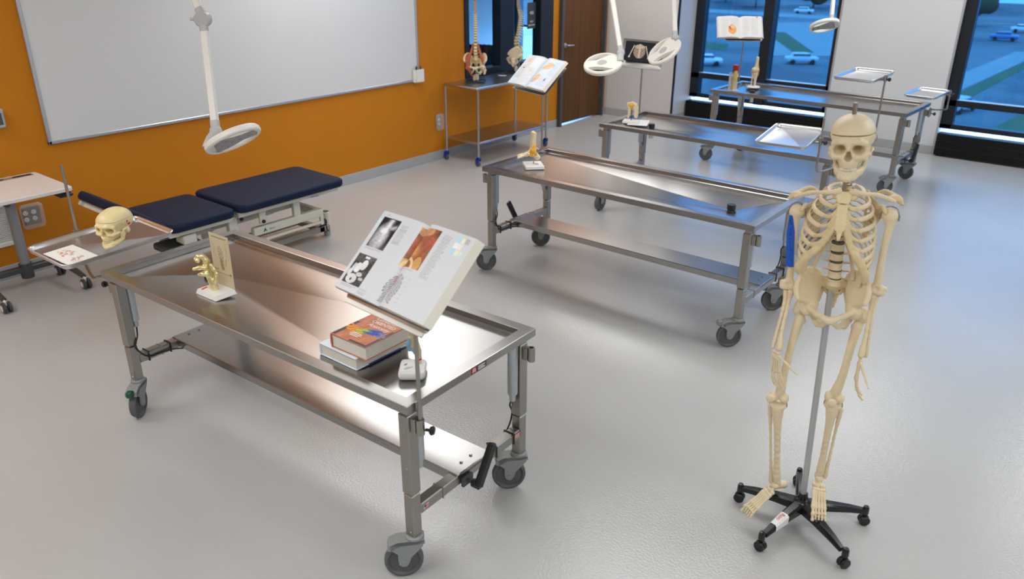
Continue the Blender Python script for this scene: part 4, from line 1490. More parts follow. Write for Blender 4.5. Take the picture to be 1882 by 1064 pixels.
def paint_blue(u, v):
    p = Page(u, v, (.62, .67, .74))
    p.put(p.rect(.02, .22, .42, .98), (.68, .68, .68)).put(p.rect(.24, .47, .05, .95), (.74, .77, .82)).put(p.rect(.03, .22, .03, .2), (.60, .70, .82))
    p.text(.04, .20, .20, .66, 14, seed=1, a=.35).text(.25, .45, .05, .60, 18, seed=2, a=.35)
    n = noise2(u, v, 40, 5)
    org = np.stack([.68 + .15 * n, .40 + .2 * n, .22 + .15 * n], -1)
    p.put(p.oval(.13, .83, .05, .07, .3), org, .7)
    p.put(p.oval(.35, .52, .03, .05, .3), org, .6)
    p.put(p.rect(.09, .14, .545, .575), (.10, .10, .12))
    p.put(p.rect(.52, .97, .04, .96), (.66, .75, .86))
    p.put(p.oval(.70, .72, .12, .09, .5, 1.5), org)
    p.put(p.oval(.74, .80, .09, .06, -.2, 1.5), org)
    p.put(p.oval(.62, .30, .07, .16, -.5, 1.5), org)
    p.text(.80, .95, .45, .92, 16, seed=3, a=.3).text(.72, .95, .10, .40, 10, seed=4, a=.3)
    p.put(p.rect(.83, .86, .28, .36), (.05, .05, .07))
    return p.C

def paint_text(u, v):
    p = Page(u, v, (.70, .69, .67))
    p.text(.08, .27, .42, .93, 20, seed=1, a=.3).text(.29, .46, .58, .93, 14, seed=2, a=.3).text(.08, .20, .08, .40, 12, seed=3, a=.3)
    p.text(.54, .72, .10, .92, 30, seed=4, a=.3).text(.75, .92, .10, .92, 30, seed=5, a=.3)
    n = noise2(u, v, 40, 5)
    p.put(p.oval(.32, .36, .095, .23, 0, 1.55), np.stack([.72 + .1 * n, .25 + .2 * n, .08 + .08 * n], -1))
    p.put(p.oval(.33, .48, .05, .07, .4, 1.55), (.70, .55, .25))
    p.put(p.oval(.27, .42, .02, .09, .4, 1.55), (.45, .08, .10))
    p.put(np.abs((v - .36) - 1.1 * (u - .30) * 1.5) < .010, (.8, .78, .7), .0)
    p.put(p.rect(.88, .92, .93, .98), (.55, .12, .05))
    p.put(p.rect(.02, .40, .975, 1.0), (.62, .45, .72), .5)
    return p.C

plate_stand('tilted steel book stand at the near right corner of the nearest table', (-1.728, 1.610, 1.268), D2(-4.5), D2(42.7), D2(-2), 0.42, 0.290, tw(t1, 1.026, -.334, 0), 0.664, side=1)
open_book('large open anatomy atlas with heart photographs on the nearest stand', (-1.735, 1.587, 1.322), D2(-4.45), D2(42.8), D2(-2.3), 0.47, 0.306, 0.020, 0.034, paint_atlas, 'blue_plastic')
plate_stand('steel book stand behind the foot model on the second table', (-3.675, 4.858, 1.312), D2(-15.5), D2(42), D2(.8), 0.40, 0.26, tw(t2, -1.026, .334, 0), 0.62)
open_book('open book with light blue pages in front of the interior window', (-3.684, 4.825, 1.356), D2(-15.5), D2(42), D2(.8), 0.438, 0.28, 0.020, 0.022, paint_blue, 'white_paper', curl=.004, res=(180, 120))
plate_stand('steel stand holding the black picture sheet behind the shoulder model', (-3.845, 6.642, 1.301), D2(20), D2(58), D2(7), 0.385, 0.265, tw(t3, -1.026, .334, 0), 0.62)
plate_stand('steel book stand in front of the left window on the farthest table', (-3.833, 8.805, 1.338), D2(32), D2(41), 0, 0.40, 0.26, tw(t4, -1.026, .334, 0), 0.62)
open_book('open white book with a round orange picture before the window', (-3.85, 8.74, 1.388), D2(32.3), D2(41), 0, 0.468, 0.302, 0.028, 0.030, paint_text, 'muscle', curl=.004, res=(180, 130), bulge=.03)

# black picture sheet on the third stand
t = thing('picture_folder', 'black picture sheet showing a rib cage on the third stand', 'picture', (-3.858, 6.612, 1.318))
R3 = rot3(D2(58), D2(7), D2(20))
def paint_black(u, v):
    p = Page(u, v, (.010, .012, .016))
    n = noise2(u, v, 40, 2)
    bone = np.stack([.62 + .2 * n, .46 + .2 * n, .30 + .2 * n], -1)
    body = p.oval(.50, .50, .20, .36, 0, 1.4)
    rib = np.sin((v + .6 * np.abs(u - .5)) * 75) > -.2
    p.put(body & rib, bone, .9).put(p.rect(.47, .53, .16, .88), bone)
    p.put(p.oval(.5, .74, .18, .10, 0, 1.4), bone, .8)
    for sg in (-1, 1):
        x = (u - .5) * sg
        p.put((np.abs(x - .20 - .22 * (.78 - v)) < .014) & (v > .2) & (v < .80), (.78, .70, .58))
        p.put(p.oval(.5 + sg * .325, .2, .035, .05, 0, 1.4), (.78, .70, .58))
    return p.C
sheet('picture', 120, 90, lambda u, v: np.stack([(u - .5) * .268, (v - .5) * .188, 0 * u + .0060], -1) @ R3.T, paint_black, t)
MB().frame((0, 0, 0), R3).box((0, 0, .003), (.270, .190, .0055), bev=.001).build('backing', 'black_ink', t)

# ------------------------------------------------------------------ closed textbooks on the nearest table
def closed_book(label, c, yaw, w, d, h, cover, paint=None, spine=None, group='stacked textbooks'):
    t = thing('textbook', label, 'book', c, yaw, group)
    b = MB()
    b.box((0.002, 0, h / 2), (w - .008, d - .008, h - .008))
    b.build('page_block', 'paper_edge', t)
    k = MB()
    k.box((0, 0, .0018), (w, d, .0036), bev=.001).box((0, 0, h - .0018), (w, d, .0036), bev=.001)
    k.tube([(-w / 2 + .004, -d / 2, h / 2), (-w / 2 + .004, d / 2, h / 2)], h / 2, 16, hint=(1, 0, 0), ell=(.18, 1.0) if False else (1.0, .18))
    cov = k.build('cover', cover, t)
    return t, cov
M['cover_white'] = mat('white_blue_cover', (0.68, 0.77, 0.86), 0.3, 0, 0.12, 6)
M['cover_red'] = mat('orange_brown_cover', (0.46, 0.13, 0.05), 0.3, 0, 0.15, 14)
zb = rest_z(t1, False, -2.222, 1.815, .214, .276, 0)
lb, lc = closed_book('thick white and pale blue textbook under the orange one', (-2.222, 1.815, zb), D2(0.5), 0.214, 0.276, 0.050, 'cover_white')
MB().box((0.1045, 0.01, 0.0018), (0.0065, 0.17, 0.0040)).box((0.1045, 0.01, .0485), (.0065, .17, .004)).build('blue_edge_band', 'blue_plastic', lc)
ub, uc = closed_book('orange and brown anatomy textbook on top of the stack', (-2.172, 1.818, zb + .050), D2(1.5), 0.196, 0.256, 0.058, 'cover_red')
def paint_cover(u, v):
    p = Page(u, v, (.42, .12, .045))
    n = noise2(u, v, 14, 4)
    p.put(np.ones_like(u), np.stack([.44 + .16 * n, .13 + .10 * n, .05 + .07 * n], -1))
    p.put(p.oval(.62, .80, .35, .22, .3, .77, .7), (.62, .26, .16), .8)
    p.put((u < .10) & (v < .55) & (v > .02), (.05, .045, .06))
    p.put((v < .05) & (u > .5), (.04, .045, .05))
    p.put((u > .95) & (v < .6), (.05, .05, .06))
    q = noise2(u, v, 60, 9)
    m = (np.abs(v - .37 + .05 * np.sin(u * 6)) < .085)
    cols = [((0, .30), (.65, .24, .01)), ((.30, .55), (.45, .42, .03)), ((.50, .68), (.03, .22, .20)), ((.60, .85), (.01, .06, .40)), ((.82, 1.0), (.25, .18, .30))]
    for (a, b2), cc in cols:
        mm = m & (u + .06 * np.sin(v * 60) > a) & (u + .06 * np.sin(v * 60) < b2)
        p.put(mm, np.clip(np.array(cc) * (.5 + 1.1 * q[..., None]), 0, 1))
    return p.C
sheet('cover_picture', 110, 150, lambda u, v: np.stack([(u - .5) * .192, (v - .5) * .252, 0 * u + .0583], -1), paint_cover, uc)
for i, (s_, sz) in enumerate((('CLINICALLY', .0255), ('ORIENTED', .0280), ('Anatomy', .0335))):
    lettering('title_lettering', s_, sz, 'white_ink', uc, mx4((0.018, 0.074 - .028 * i, .0588), (1, 0, 0), (0, 1, 0)), .0002, 0.95, 0.15 if i == 2 else 0, 0.95)
for i, wd in enumerate((.05, .062, .045)):
    MB().box((-.01, -.066 - .010 * i, .0587), (wd, .004, .0004)).build('author_line', 'white_ink', uc)

# ------------------------------------------------------------------ loose sheets
def loose_sheet(label, c, yaw, w, d, paint=None, tilt=0, roll=0):
    t = thing('printed_card', label, 'paper', c, 0, None, rot=(tilt, roll, yaw))
    t.rotation_mode = 'YXZ'
    MB().box((0, 0, .0008), (w, d, .0012)).build('card', 'white_paper', t)
    if paint:
        sheet('printing', 100, 80, lambda u, v: np.stack([(u - .5) * (w - .002), (v - .5) * (d - .002), 0 * u + .0017], -1), paint, t)
    return t
def paint_bones(u, v):
    p = Page(u, v, (.84, .83, .80))
    n = noise2(u, v, 40, 3)
    for cu, cv, ru, rv, a in ((.28, .62, .16, .07, .5), (.30, .40, .12, .10, .2), (.38, .30, .10, .05, -.4), (.45, .55, .07, .12, .3), (.17, .38, .05, .05, 0), (.72, .62, .08, .10, .2), (.75, .42, .10, .12, -.3), (.80, .30, .06, .08, 0)):
        m = p.oval(cu, cv, ru, rv, a, 1.3) & (n > .45)
        p.put(m, np.stack([.35 + .3 * n, .25 + .15 * n, .18 + .1 * n], -1) if cu > .5 or cv > .5 else np.stack([.55 + .2 * n, .14 + .1 * n, .05 + .05 * n], -1), .85)
    p.text(.10, .20, .60, .80, 4, a=.3).text(.85, .95, .2, .5, 4, a=.3)
    return p.C
# ------------------------------------------------------------------ skulls
def mirror(fn):
    for s_ in (-1, 1):
        fn(s_)

def skull_field(h=0.0028):
    """skull without jaw, facing -y, origin between the ears"""
    s = SDF(h)
    s.ell((0, 0.018, 0.045), (0.072, 0.090, 0.068))
    s.ell((0, -0.036, 0.034), (0.060, 0.050, 0.054), k=.03)
    s.ell((0, 0.055, 0.020), (0.062, 0.055, 0.055), k=.03)
    s.ell((0, -0.045, -0.014), (0.046, 0.038, 0.036), k=.012)
    s.ell((0, -0.060, -0.050), (0.032, 0.031, 0.026), k=.014)
    s.ell((0, -0.050, -0.070), (0.027, 0.036, 0.010), k=.010)
    s.ell((0, -0.018, -0.046), (0.043, 0.034, 0.034), k=.008)
    s.ell((0, 0.012, -0.018), (0.050, 0.060, 0.030), k=.02)
    for q in (-1, 1):
        s.path([(0, -.084, .024), (q * .030, -.084, .026), (q * .050, -.066, .016)], [.010, .010, .008], k=.010)
        s.path([(q * .050, -.066, .018), (q * .053, -.060, -.006), (q * .048, -.066, -.026)], [.008, .007, .009], k=.007)
        s.path([(q * .024, -.078, -.032), (q * .044, -.069, -.031), (q * .060, -.050, -.023), (q * .069, -.022, -.016), (q * .067, .004, -.012)], [.010, .0115, .0085, .0060, .006], k=.007)
        s.ell((q * .054, .030, -.034), (.012, .015, .022), k=.01)
    s.path([(0, -.086, .014), (0, -.096, -.004)], [.0090, .0055], k=.008)
    for q in (-1, 1):
        s.ell((q * .031, -.088, -.004), (.0212, .044, .0175), R=rot3(ry=q * .22), k=.004, op='s')
        s.ell((q * .026, -.060, -.003), (.013, .034, .012), k=.006, op='s')
        s.ell((q * .076, -.034, .004), (.017, .022, .030), k=.012, op='s')
        s.ell((q * .060, -.034, -.034), (.008, .022, .010), k=.004, op='s')
    s.ell((0, -.092, -.0345), (.0128, .048, .0120), k=.003, op='s')
    s.ell((0, -.095, -.0225), (.0085, .046, .0150), k=.004, op='s')
    return s

def jaw_field(h=0.0028):
    s = SDF(h)
    for q in (-1, 1):
        s.path([(q * .053, .004, -.022), (q * .050, .002, -.050), (q * .043, -.006, -.078)], [.0070, .010, .011], k=.008, flat=((1, 0, 0), .5))
        s.path([(q * .051, -.020, -.032), (q * .048, -.012, -.062)], [.005, .010], k=.010, flat=((1, 0, 0), .5))
        s.path([(q * .043, -.008, -.080), (q * .033, -.036, -.094), (q * .018, -.070, -.106), (0, -.079, -.109)], [.011, .0125, .0125, .0125], k=.008)
        s.path([(q * .036, -.030, -.084), (q * .023, -.066, -.090), (0, -.080, -.092)], [.0085, .0085, .0085], k=.008)
    s.ell((0, -.085, -.112), (.016, .009, .010), k=.008)
    return s

def teeth(b, z, up, R=1.0):
    for i in range(14):
        a = (i - 6.5) / 6.5
        x = .0265 * R * math.sin(a * 1.25)
        y = -.0530 - .036 * R * math.cos(a * 1.45)
        w = .0026 if abs(a) < .5 else .0034
        b.ell((x, y, z), (w, .0030, .0052), seg=8, rings=6, R=rot3(rz=a * .9))

# ------------------------------------------------------------------ the standing skeleton
SK = thing('skeleton', 'full human skeleton hanging on a pole with a black wheeled base', 'skeleton', (-0.734, 2.856, 0), D2(14.41))

def skull_into(parent, X, bone, cap_cut=True, gap=0.0032, capz=0.044, tooth='tooth'):
    root = bpy.data.objects.new('skull', None)
    COL.objects.link(root)
    root.parent = parent
    root.matrix_local = X
    f = skull_field()
    if cap_cut:
        f.box((0, 0, capz + .15), (.3, .3, .15), 0.001, op='s', k=.001)
    f.build('cranium', bone, root)
    if cap_cut:
        c = skull_field()
        c.box((0, 0, capz + gap - .15), (.3, .3, .15), 0.001, op='s', k=.001)
        c.build('skull_cap', bone, root)
        d = SDF(.005)
        d.ell((0, 0.018, capz), (0.064, 0.088, 0.010))
        d.build('cut_seam', 'disc', root)
    jaw_field().build('jaw', bone, root)
    b = MB()
    teeth(b, -.0775, True)
    b.build('upper_teeth', tooth, root)
    b = MB()
    teeth(b, -.0870, False, .97)
    b.build('lower_teeth', tooth, root)
    return root

XS = Matrix.Translation((-0.066, -0.010, 1.611)) @ Matrix.Rotation(-.085, 4, 'Y') @ Matrix.Rotation(-.03, 4, 'X') @ Matrix.Rotation(-.06, 4, 'Z') @ Matrix.Diagonal((.99, .93, .92, 1))
sk_skull = skull_into(SK, XS, 'bone_light')
q = MB()
q.ell((-.052, -.050, -.034), (.010, .004, .006), seg=10, rings=6)
q.build('blue_pad', 'pale_blue', sk_skull)
q = MB()
for y in (-.010, .012):
    q.tube(smooth_path([(-.058, y - .02, -.052), (-.061, y - .012, -.062), (-.059, y - .018, -.075)], 4), .0014, 6)
q.tube(smooth_path([(.070, .01, .045), (.076, .012, .038), (.078, .014, .020), (.072, .014, .012)], 4), .0016, 6).tube(smooth_path([(-.070, .01, .045), (-.076, .012, .038), (-.072, .014, .020)], 4), .0016, 6)
q.build('jaw_spring', 'steel_leg', sk_skull)

# pole and wheeled base
def pole_x(z):
    return -0.016 - 0.037 * (z - .128)
q = MB()
q.cyl((pole_x(.08), .012, .10), (pole_x(1.10), .022, 1.10), .0125, seg=18)
q.build('pole', 'al', SK)
MB().cyl((pole_x(1.08), .022, 1.08), (pole_x(1.752), .0, 1.752), .0075, seg=14).build('upper_pole', 'steel_leg', SK)
bs = thing('wheeled_base', None, None)
bs.parent = SK
hub = MB().lathe([(0.0, .145), (.018, .145), (.020, .12), (.034, .112), (.040, .10), (.040, .072), (.030, .064), (0, .064)], (pole_x(.1), .012, 0), (0, 0, 1), 24)
hub.build('hub', 'black_gloss', bs)
for cx, cy in ((-.269, .041), (-.049, .265), (.2335, .109), (-.137, -.236), (.174, -.196)):
    a = np.array([pole_x(.1), .012, .092])
    e = np.array([cx, cy, .068])
    d_ = (e - a) / np.linalg.norm(e - a)
    n_ = np.array([-d_[1], d_[0], 0])
    q = MB()
    V = []
    for t_, hw, zt, zb in ((.02, .024, .112, .066), (.10, .021, .106, .070), (.20, .016, .092, .066), (.262, .013, .078, .060)):
        c = a + d_ * t_
        for u_, z_ in ((-hw, zb), (hw, zb), (hw, zt - .008), (hw * .6, zt), (-hw * .6, zt), (-hw, zt - .008)):
            p_ = c + n_ * u_
            V.append((p_[0], p_[1], z_))
    F = []
    for i in range(3):
        for k in range(6):
            k2 = (k + 1) % 6
            F.append((i * 6 + k, i * 6 + k2, i * 6 + 6 + k2, i * 6 + 6 + k))
    F += [tuple(range(6))[::-1], tuple(range(18, 24))]
    q.add(V, F)
    q.lathe([(0, .092), (.010, .090), (.013, .082), (.014, .056), (.010, .045), (0, .045)], (cx, cy, 0), (0, 0, 1), 16)
    am = q.build('arm', 'black_gloss', bs)
    w_ = MB()
    ax = n_ if abs(cx) > .2 else d_
    for s_ in (-1, 1):
        w_.lathe([(0, -.008), (.018, -.008), (.022, -.004), (.022, .004), (.018, .008), (0, .008)], (cx + ax[0] * s_ * .011, cy + ax[1] * s_ * .011, .022), ax, 18)
    w_.lathe([(0, -.004), (.020, -.003), (.020, .003), (0, .004)], (cx, cy, .028), ax, 14)
    w_.build('twin_wheel', 'dark', am)
    if cx < -.1 and cy < -.1:
        q = MB()
        t0, t1_ = .125, .205
        ring = []
        for t_, hw, zt in ((t0, .0205, .1045), (t1_, .0165, .0915)):
            c = a + d_ * t_
            for u_, z_ in ((-hw, .064), (-hw, zt - .007), (-hw * .6, zt + .0008), (hw * .6, zt + .0008), (hw, zt - .007), (hw, .064)):
                p_ = c + n_ * u_
                ring.append((p_[0], p_[1], z_))
        q.add(ring, [(k, k + 1, k + 7, k + 6) for k in range(5)])
        tp = q.build('white_tape', 'white_paper', am)
        tag(tp, 'white tape marked in red')
        c = a + d_ * .165
        lettering('tape_lettering', 'Room', .025, 'red_ink', tp, mx4((c[0], c[1], .0995), d_ * np.array([1, 1, 1]) + np.array([0, 0, -.16]), n_), .0002)

# spine
def spine(z):
    zs = [1.00, 1.10, 1.17, 1.26, 1.36, 1.45, 1.53]
    return np.array([np.interp(z, zs, [-.040, -.044, -.050, -.056, -.058, -.057, -.064]), np.interp(z, zs, [.035, .008, .002, .030, .050, .030, .010]), z])
LV = [1.099 + .033 * i for i in range(5)]
TV = [1.4525 - .0175 * i for i in range(12)][::-1]
CV = [1.4665 + .0105 * i for i in range(6)]
def vertebra(parent, c, r, hh, tr, sp, bone, wood=None, disc='disc', dh=.003, h=.003):
    b = MB()
    b.lathe([(0, -hh), (r * .93, -hh), (r, -hh * .85), (r * .90, -hh * .3), (r * .90, hh * .3), (r, hh * .85), (r * .93, hh), (0, hh)], c, (0, 0, 1), 22)
    s = SDF(h)
    for q_ in (-1, 1):
        s.path([c + [q_ * r * .5, r * .8, hh * .3], c + [q_ * r * .9, r * 1.15, hh * .3], c + [q_ * tr, r, hh * .5]], [hh * .55, hh * .42, hh * .26], k=.004)
    s.path([c + [0, r * 1.0, 0], c + [0, sp, -hh * .9]], [hh * .55, hh * .38], k=.005)
    s.into(b)
    v_ = b.build('vertebra', bone, parent, sharp=50)
    MB().lathe([(0, hh), (r * .88, hh), (r * .90, hh + dh), (r * .88, hh + 2 * dh), (0, hh + 2 * dh)], c, (0, 0, 1), 20).build('spinal_disc', disc, v_)
    return v_
for z in LV:
    vertebra(SK, spine(z), .0255, .0132, .046, .056, 'bone_light', dh=.0033)
for z in TV:
    vertebra(SK, spine(z), .0165, .0068, .030, .046, 'bone', dh=.0019)
for z in CV:
    vertebra(SK, spine(z), .0115, .0042, .024, .030, 'bone_light', dh=.0010, h=.0025)

# rib cage
HWR = [.056, .082, .099, .111, .118, .122, .124, .123, .120, .114, .098, .074]
FRX = [.034, .043, .050, .058, .068, .079, .090, .099, .106, .108]
cart_end = {}
for i in range(12):
    zb_ = 1.4525 - .0175 * i
    dl = .005 + .0148 * i
    dfn = dl + .006 + .004 * i
    yf = -max(.0, min(.132, .056 + .0125 * i))
    yb = .082
    yc, bb = (yb + yf) / 2, (yb - yf) / 2
    xs = spine(zb_)[0]
    a_ = HWR[i]
    for sg in (-1, 1):
        fx = FRX[i] if i < 10 else a_ * .93
        th1 = PI - math.asin(min(.999, fx / a_)) if i < 10 else (1.75 if i == 10 else 1.35)
        ths = np.linspace(.28, th1, 26)
        P = [(xs + sg * .016, spine(zb_)[1] + .010, zb_)]
        for th in ths:
            f_ = (th - .28) / (PI - .28)
            zz = zb_ - (dl * min(1, th / (PI / 2)) ** 1.1 if th < PI / 2 else dl + (dfn - dl) * (th - PI / 2) / (PI / 2) * 1.6)
            P.append((xs + sg * a_ * math.sin(th) ** .85, yc + bb * math.cos(th), zz))
        P = smooth_path(P, 2)
        n = len(P)
        b = MB()
        b.tube(P, interp_r([.0060, .0058, .0066, .0074, .0080, .0084, .0078], n), 10, hint=(0, 0, 1), ell=(1.0, .55))
        b.build('rib', 'bone_light', SK)
        cart_end[(i, sg)] = P[-1]
# costal cartilages join the ribs to the breastbone
def stern(z):
    return np.array([np.interp(z, [1.32, 1.454], [-.053, -.061]), np.interp(z, [1.30, 1.36, 1.419, 1.456], [-.134, -.116, -.080, -.060]), z])
SZ = [1.440, 1.418, 1.400, 1.385, 1.371, 1.358, 1.347]
for sg in (-1, 1):
    s = SDF(.003)
    prev = None
    for i in range(10):
        e = cart_end[(i, sg)]
        if i < 7:
            t_ = stern(SZ[i]) + np.array([sg * (.022 if i < 1 else .014), .004, 0])
            mid = (e + t_) / 2 + np.array([0, -.006, -.004 - .004 * i])
            s.path(smooth_path([e, mid, t_], 4), .0055 if i < 5 else .0066, k=.006)
            prev = (e, mid)
        else:
            tgt = prev[1] + np.array([sg * .012, .002, -.004])
            mid = (e + tgt) / 2 + np.array([0, -.004, -.006])
            s.path(smooth_path([e, mid, tgt], 4), .0060, k=.014)
            prev = (e, mid)
    s.build('costal_cartilage', 'cartilage', SK)
s = SDF(.0025)
def sbar(za, zb_, wa, wb):
    n = 8
    for i in range(n):
        z0_, z1_ = za + (zb_ - za) * i / n, za + (zb_ - za) * (i + 1) / n
        w0, w1 = wa + (wb - wa) * i / n, wa + (wb - wa) * (i + 1) / n
        zc, wc = (z0_ + z1_) / 2, (w0 + w1) / 2
        s.box(stern(zc), (wc, .0045, abs(z1_ - z0_) * .62), .0035, R=rot3(rx=-.55), k=.003)
sbar(1.458, 1.421, .031, .020)
sbar(1.418, 1.375, .018, .021)
sbar(1.375, 1.335, .021, .015)
sbar(1.335, 1.304, .011, .005)
for z in (1.400, 1.385, 1.371, 1.358):
    for sg in (-1, 1):
        s.ell(stern(z - .006) + np.array([sg * .020, -.004, 0]), (.004, .006, .004), k=.003, op='s')
s.build('sternum', 'sternum', SK)

# shoulder girdle and arms
def long_bone(name, pts, rs, parent=SK, m='bone_light', h=.0032, extra=(), k=.006):
    s = SDF(h)
    s.path(smooth_path(pts, 4), interp_r(rs, len(smooth_path(pts, 4))), k=k)
    for c, r in extra:
        s.ell(c, r, k=.008)
    return s.build(name, m, parent)
long_bone('clavicle', [(-.078, -.062, 1.460), (-.115, -.072, 1.452), (-.165, -.040, 1.437), (-.222, -.004, 1.405)], [.0095, .0065, .0060, .0070, .0065])
long_bone('clavicle', [(-.038, -.062, 1.462), (.000, -.072, 1.462), (.045, -.040, 1.455), (.102, -.004, 1.430)], [.0095, .0065, .0060, .0070, .0065])
for sg, ac, hd_, up in ((-1, np.array([-.232, .020, 1.402]), np.array([-.209, 0, 1.351]), 0.0), (1, np.array([.116, .020, 1.430]), np.array([.096, 0, 1.377]), .026)):
    xs = -.058
    gl = hd_ + np.array([-sg * .022, .018, .006])
    s = SDF(.0035)
    inf = np.array([xs + sg * .085, .098, 1.235 + up * .5])
    sup = np.array([xs + sg * .070, .082, 1.425 + up * .3])
    for t_ in np.linspace(0, 1, 7):
        m_ = inf * (1 - t_) + sup * t_
        s.cap(gl + np.array([-sg * .012, .02, 0]), m_, .006, .0055, k=.012)
    s.cap(inf, gl, .007, .009, k=.006).cap(inf, sup, .006, .005, k=.006)
    s.ell(gl, (.010, .014, .018), k=.006)
    sp = [sup + np.array([sg * .01, .012, -.035]), (sup + ac) / 2 + np.array([0, .035, .005]), ac + np.array([-sg * .012, .018, .004]), ac]
    s.path(smooth_path(sp, 4), interp_r([.005, .007, .009, .0095], 13), k=.008)
    s.path([ac + np.array([sg * .012, -.004, -.012]), ac, ac + np.array([-sg * .020, .004, .006]), ac + np.array([-sg * .035, -.004, .006])], [.008, .010, .010, .006], k=.006, flat=((0, 0, 1), .6))
    s.path([gl + np.array([-sg * .006, -.008, .018]), gl + np.array([-sg * .004, -.032, .024]), gl + np.array([sg * .006, -.040, .008])], [.008, .008, .007], k=.005)
    s.build('scapula', 'bone', SK)
def humerus(hd_, el, sg):
    d_ = el - hd_
    P = [hd_ + np.array([sg * .004, .004, -.012]), hd_ + d_ * .12 + np.array([sg * .005, 0, 0]), hd_ + d_ * .5, hd_ + d_ * .85, el]
    s = SDF(.0032)
    s.ell(hd_, (.0265, .025, .0255))
    s.ell(hd_ + np.array([sg * .013, -.004, -.006]), (.013, .014, .018), k=.006)
    Q = smooth_path(P, 5)
    s.path(Q, interp_r([.021, .0145, .0115, .0110, .0120, .0150], len(Q)), k=.006)
    s.cap(el + np.array([-.026, 0, .010]), el + np.array([.026, 0, .010]), .010, k=.014)
    s.cap(el + np.array([-.022, -.004, -.004]), el + np.array([.020, -.004, -.004]), .0125, k=.006)
    s.ell(el + np.array([0, -.016, .012]), (.010, .008, .009), k=.004, op='s')
    return s.build('humerus', 'bone_light', SK)
hl, hr = np.array([-.209, 0, 1.351]), np.array([.096, 0, 1.377])
el_, er_ = np.array([-.197, .0, 1.058]), np.array([.100, -.02, 1.100])
humerus(hl, el_, -1)
humerus(hr, er_, 1)
for hd_, sg in ((hl, -1), (hr, 1)):
    b = MB()
    b.tube(smooth_path([hd_ + np.array([-.030, 0, -.004]), hd_ + np.array([-.022, .004, .022]), hd_ + np.array([0, .006, .031]), hd_ + np.array([.022, .004, .022]), hd_ + np.array([.030, 0, -.004])], 4), .0022, 8)
    b.cyl(hd_ + np.array([-.030, 0, -.016]), hd_ + np.array([-.030, 0, .004]), .0030, seg=8)
    b.cyl(hd_ + np.array([.030, 0, -.016]), hd_ + np.array([.030, 0, .004]), .0030, seg=8)
    b.build('shoulder_hook', 'steel_leg', SK)
# blue tape along the upper arm
q = MB()
for t_, xa, xb_ in ((0, -.233, -.216),):
    pass
V = []
zt_, zb2 = 1.338, 1.141
for i in range(13):
    t_ = i / 12
    z = zt_ + (zb2 - zt_) * t_
    cx = -.226 + .0215 * t_
    w_ = .006 + .0085 * min(1, t_ * 3)
    for u_ in (-1, -.5, 0, .5, 1):
        V.append((cx + u_ * w_, -.017 - .006 * (1 - u_ * u_), z))
    for u_ in (1, .5, 0, -.5, -1):
        V.append((cx + u_ * w_, -.0155 - .006 * (1 - u_ * u_), z))
F = []
for i in range(12):
    for k in range(10):
        k2 = (k + 1) % 10
        F.append((i * 10 + k, i * 10 + k2, i * 10 + 10 + k2, i * 10 + 10 + k))
F += [tuple(range(10))[::-1], tuple(range(120, 130))]
q.add(V, F)
bt = q.build('blue_tape', 'blue_tape', SK)
tag(bt, 'blue tape strip with black handwriting')
q = MB()
rr = np.random.default_rng(5)
for z in np.linspace(1.325, 1.17, 16):
    cx = -.226 + .0215 * (1.338 - z) / .197
    q.tube(smooth_path([(cx + rr.uniform(-.006, .006), -.0237, z + rr.uniform(-.006, .006)) for _ in range(3)], 3), .0006, 5)
q.build('handwriting', 'black_ink', bt)

def forearm(el, r_, u_):
    long_bone('radius', [el + np.array([(r_[0] - u_[0]) * .5, -.016, -.022]), el * .75 + r_ * .25 + np.array([(r_[0] - u_[0]) * .3, 0, 0]), el * .3 + r_ * .7, r_], [.0100, .0068, .0066, .0075, .0125], extra=((el + np.array([(r_[0] - u_[0]) * .5, -.017, -.018]), (.0115, .0115, .008)),))
    long_bone('ulna', [el + np.array([-(r_[0] - u_[0]) * .3, .014, .012]), el + np.array([-(r_[0] - u_[0]) * .3, .006, -.022]), el * .7 + u_ * .3, el * .3 + u_ * .7, u_], [.0105, .0105, .0075, .0062, .0058, .0075])
forearm(el_, np.array([-.190, -.100, .842]), np.array([-.214, -.092, .838]))
forearm(er_, np.array([.092, -.080, .866]), np.array([.108, -.066, .858]))

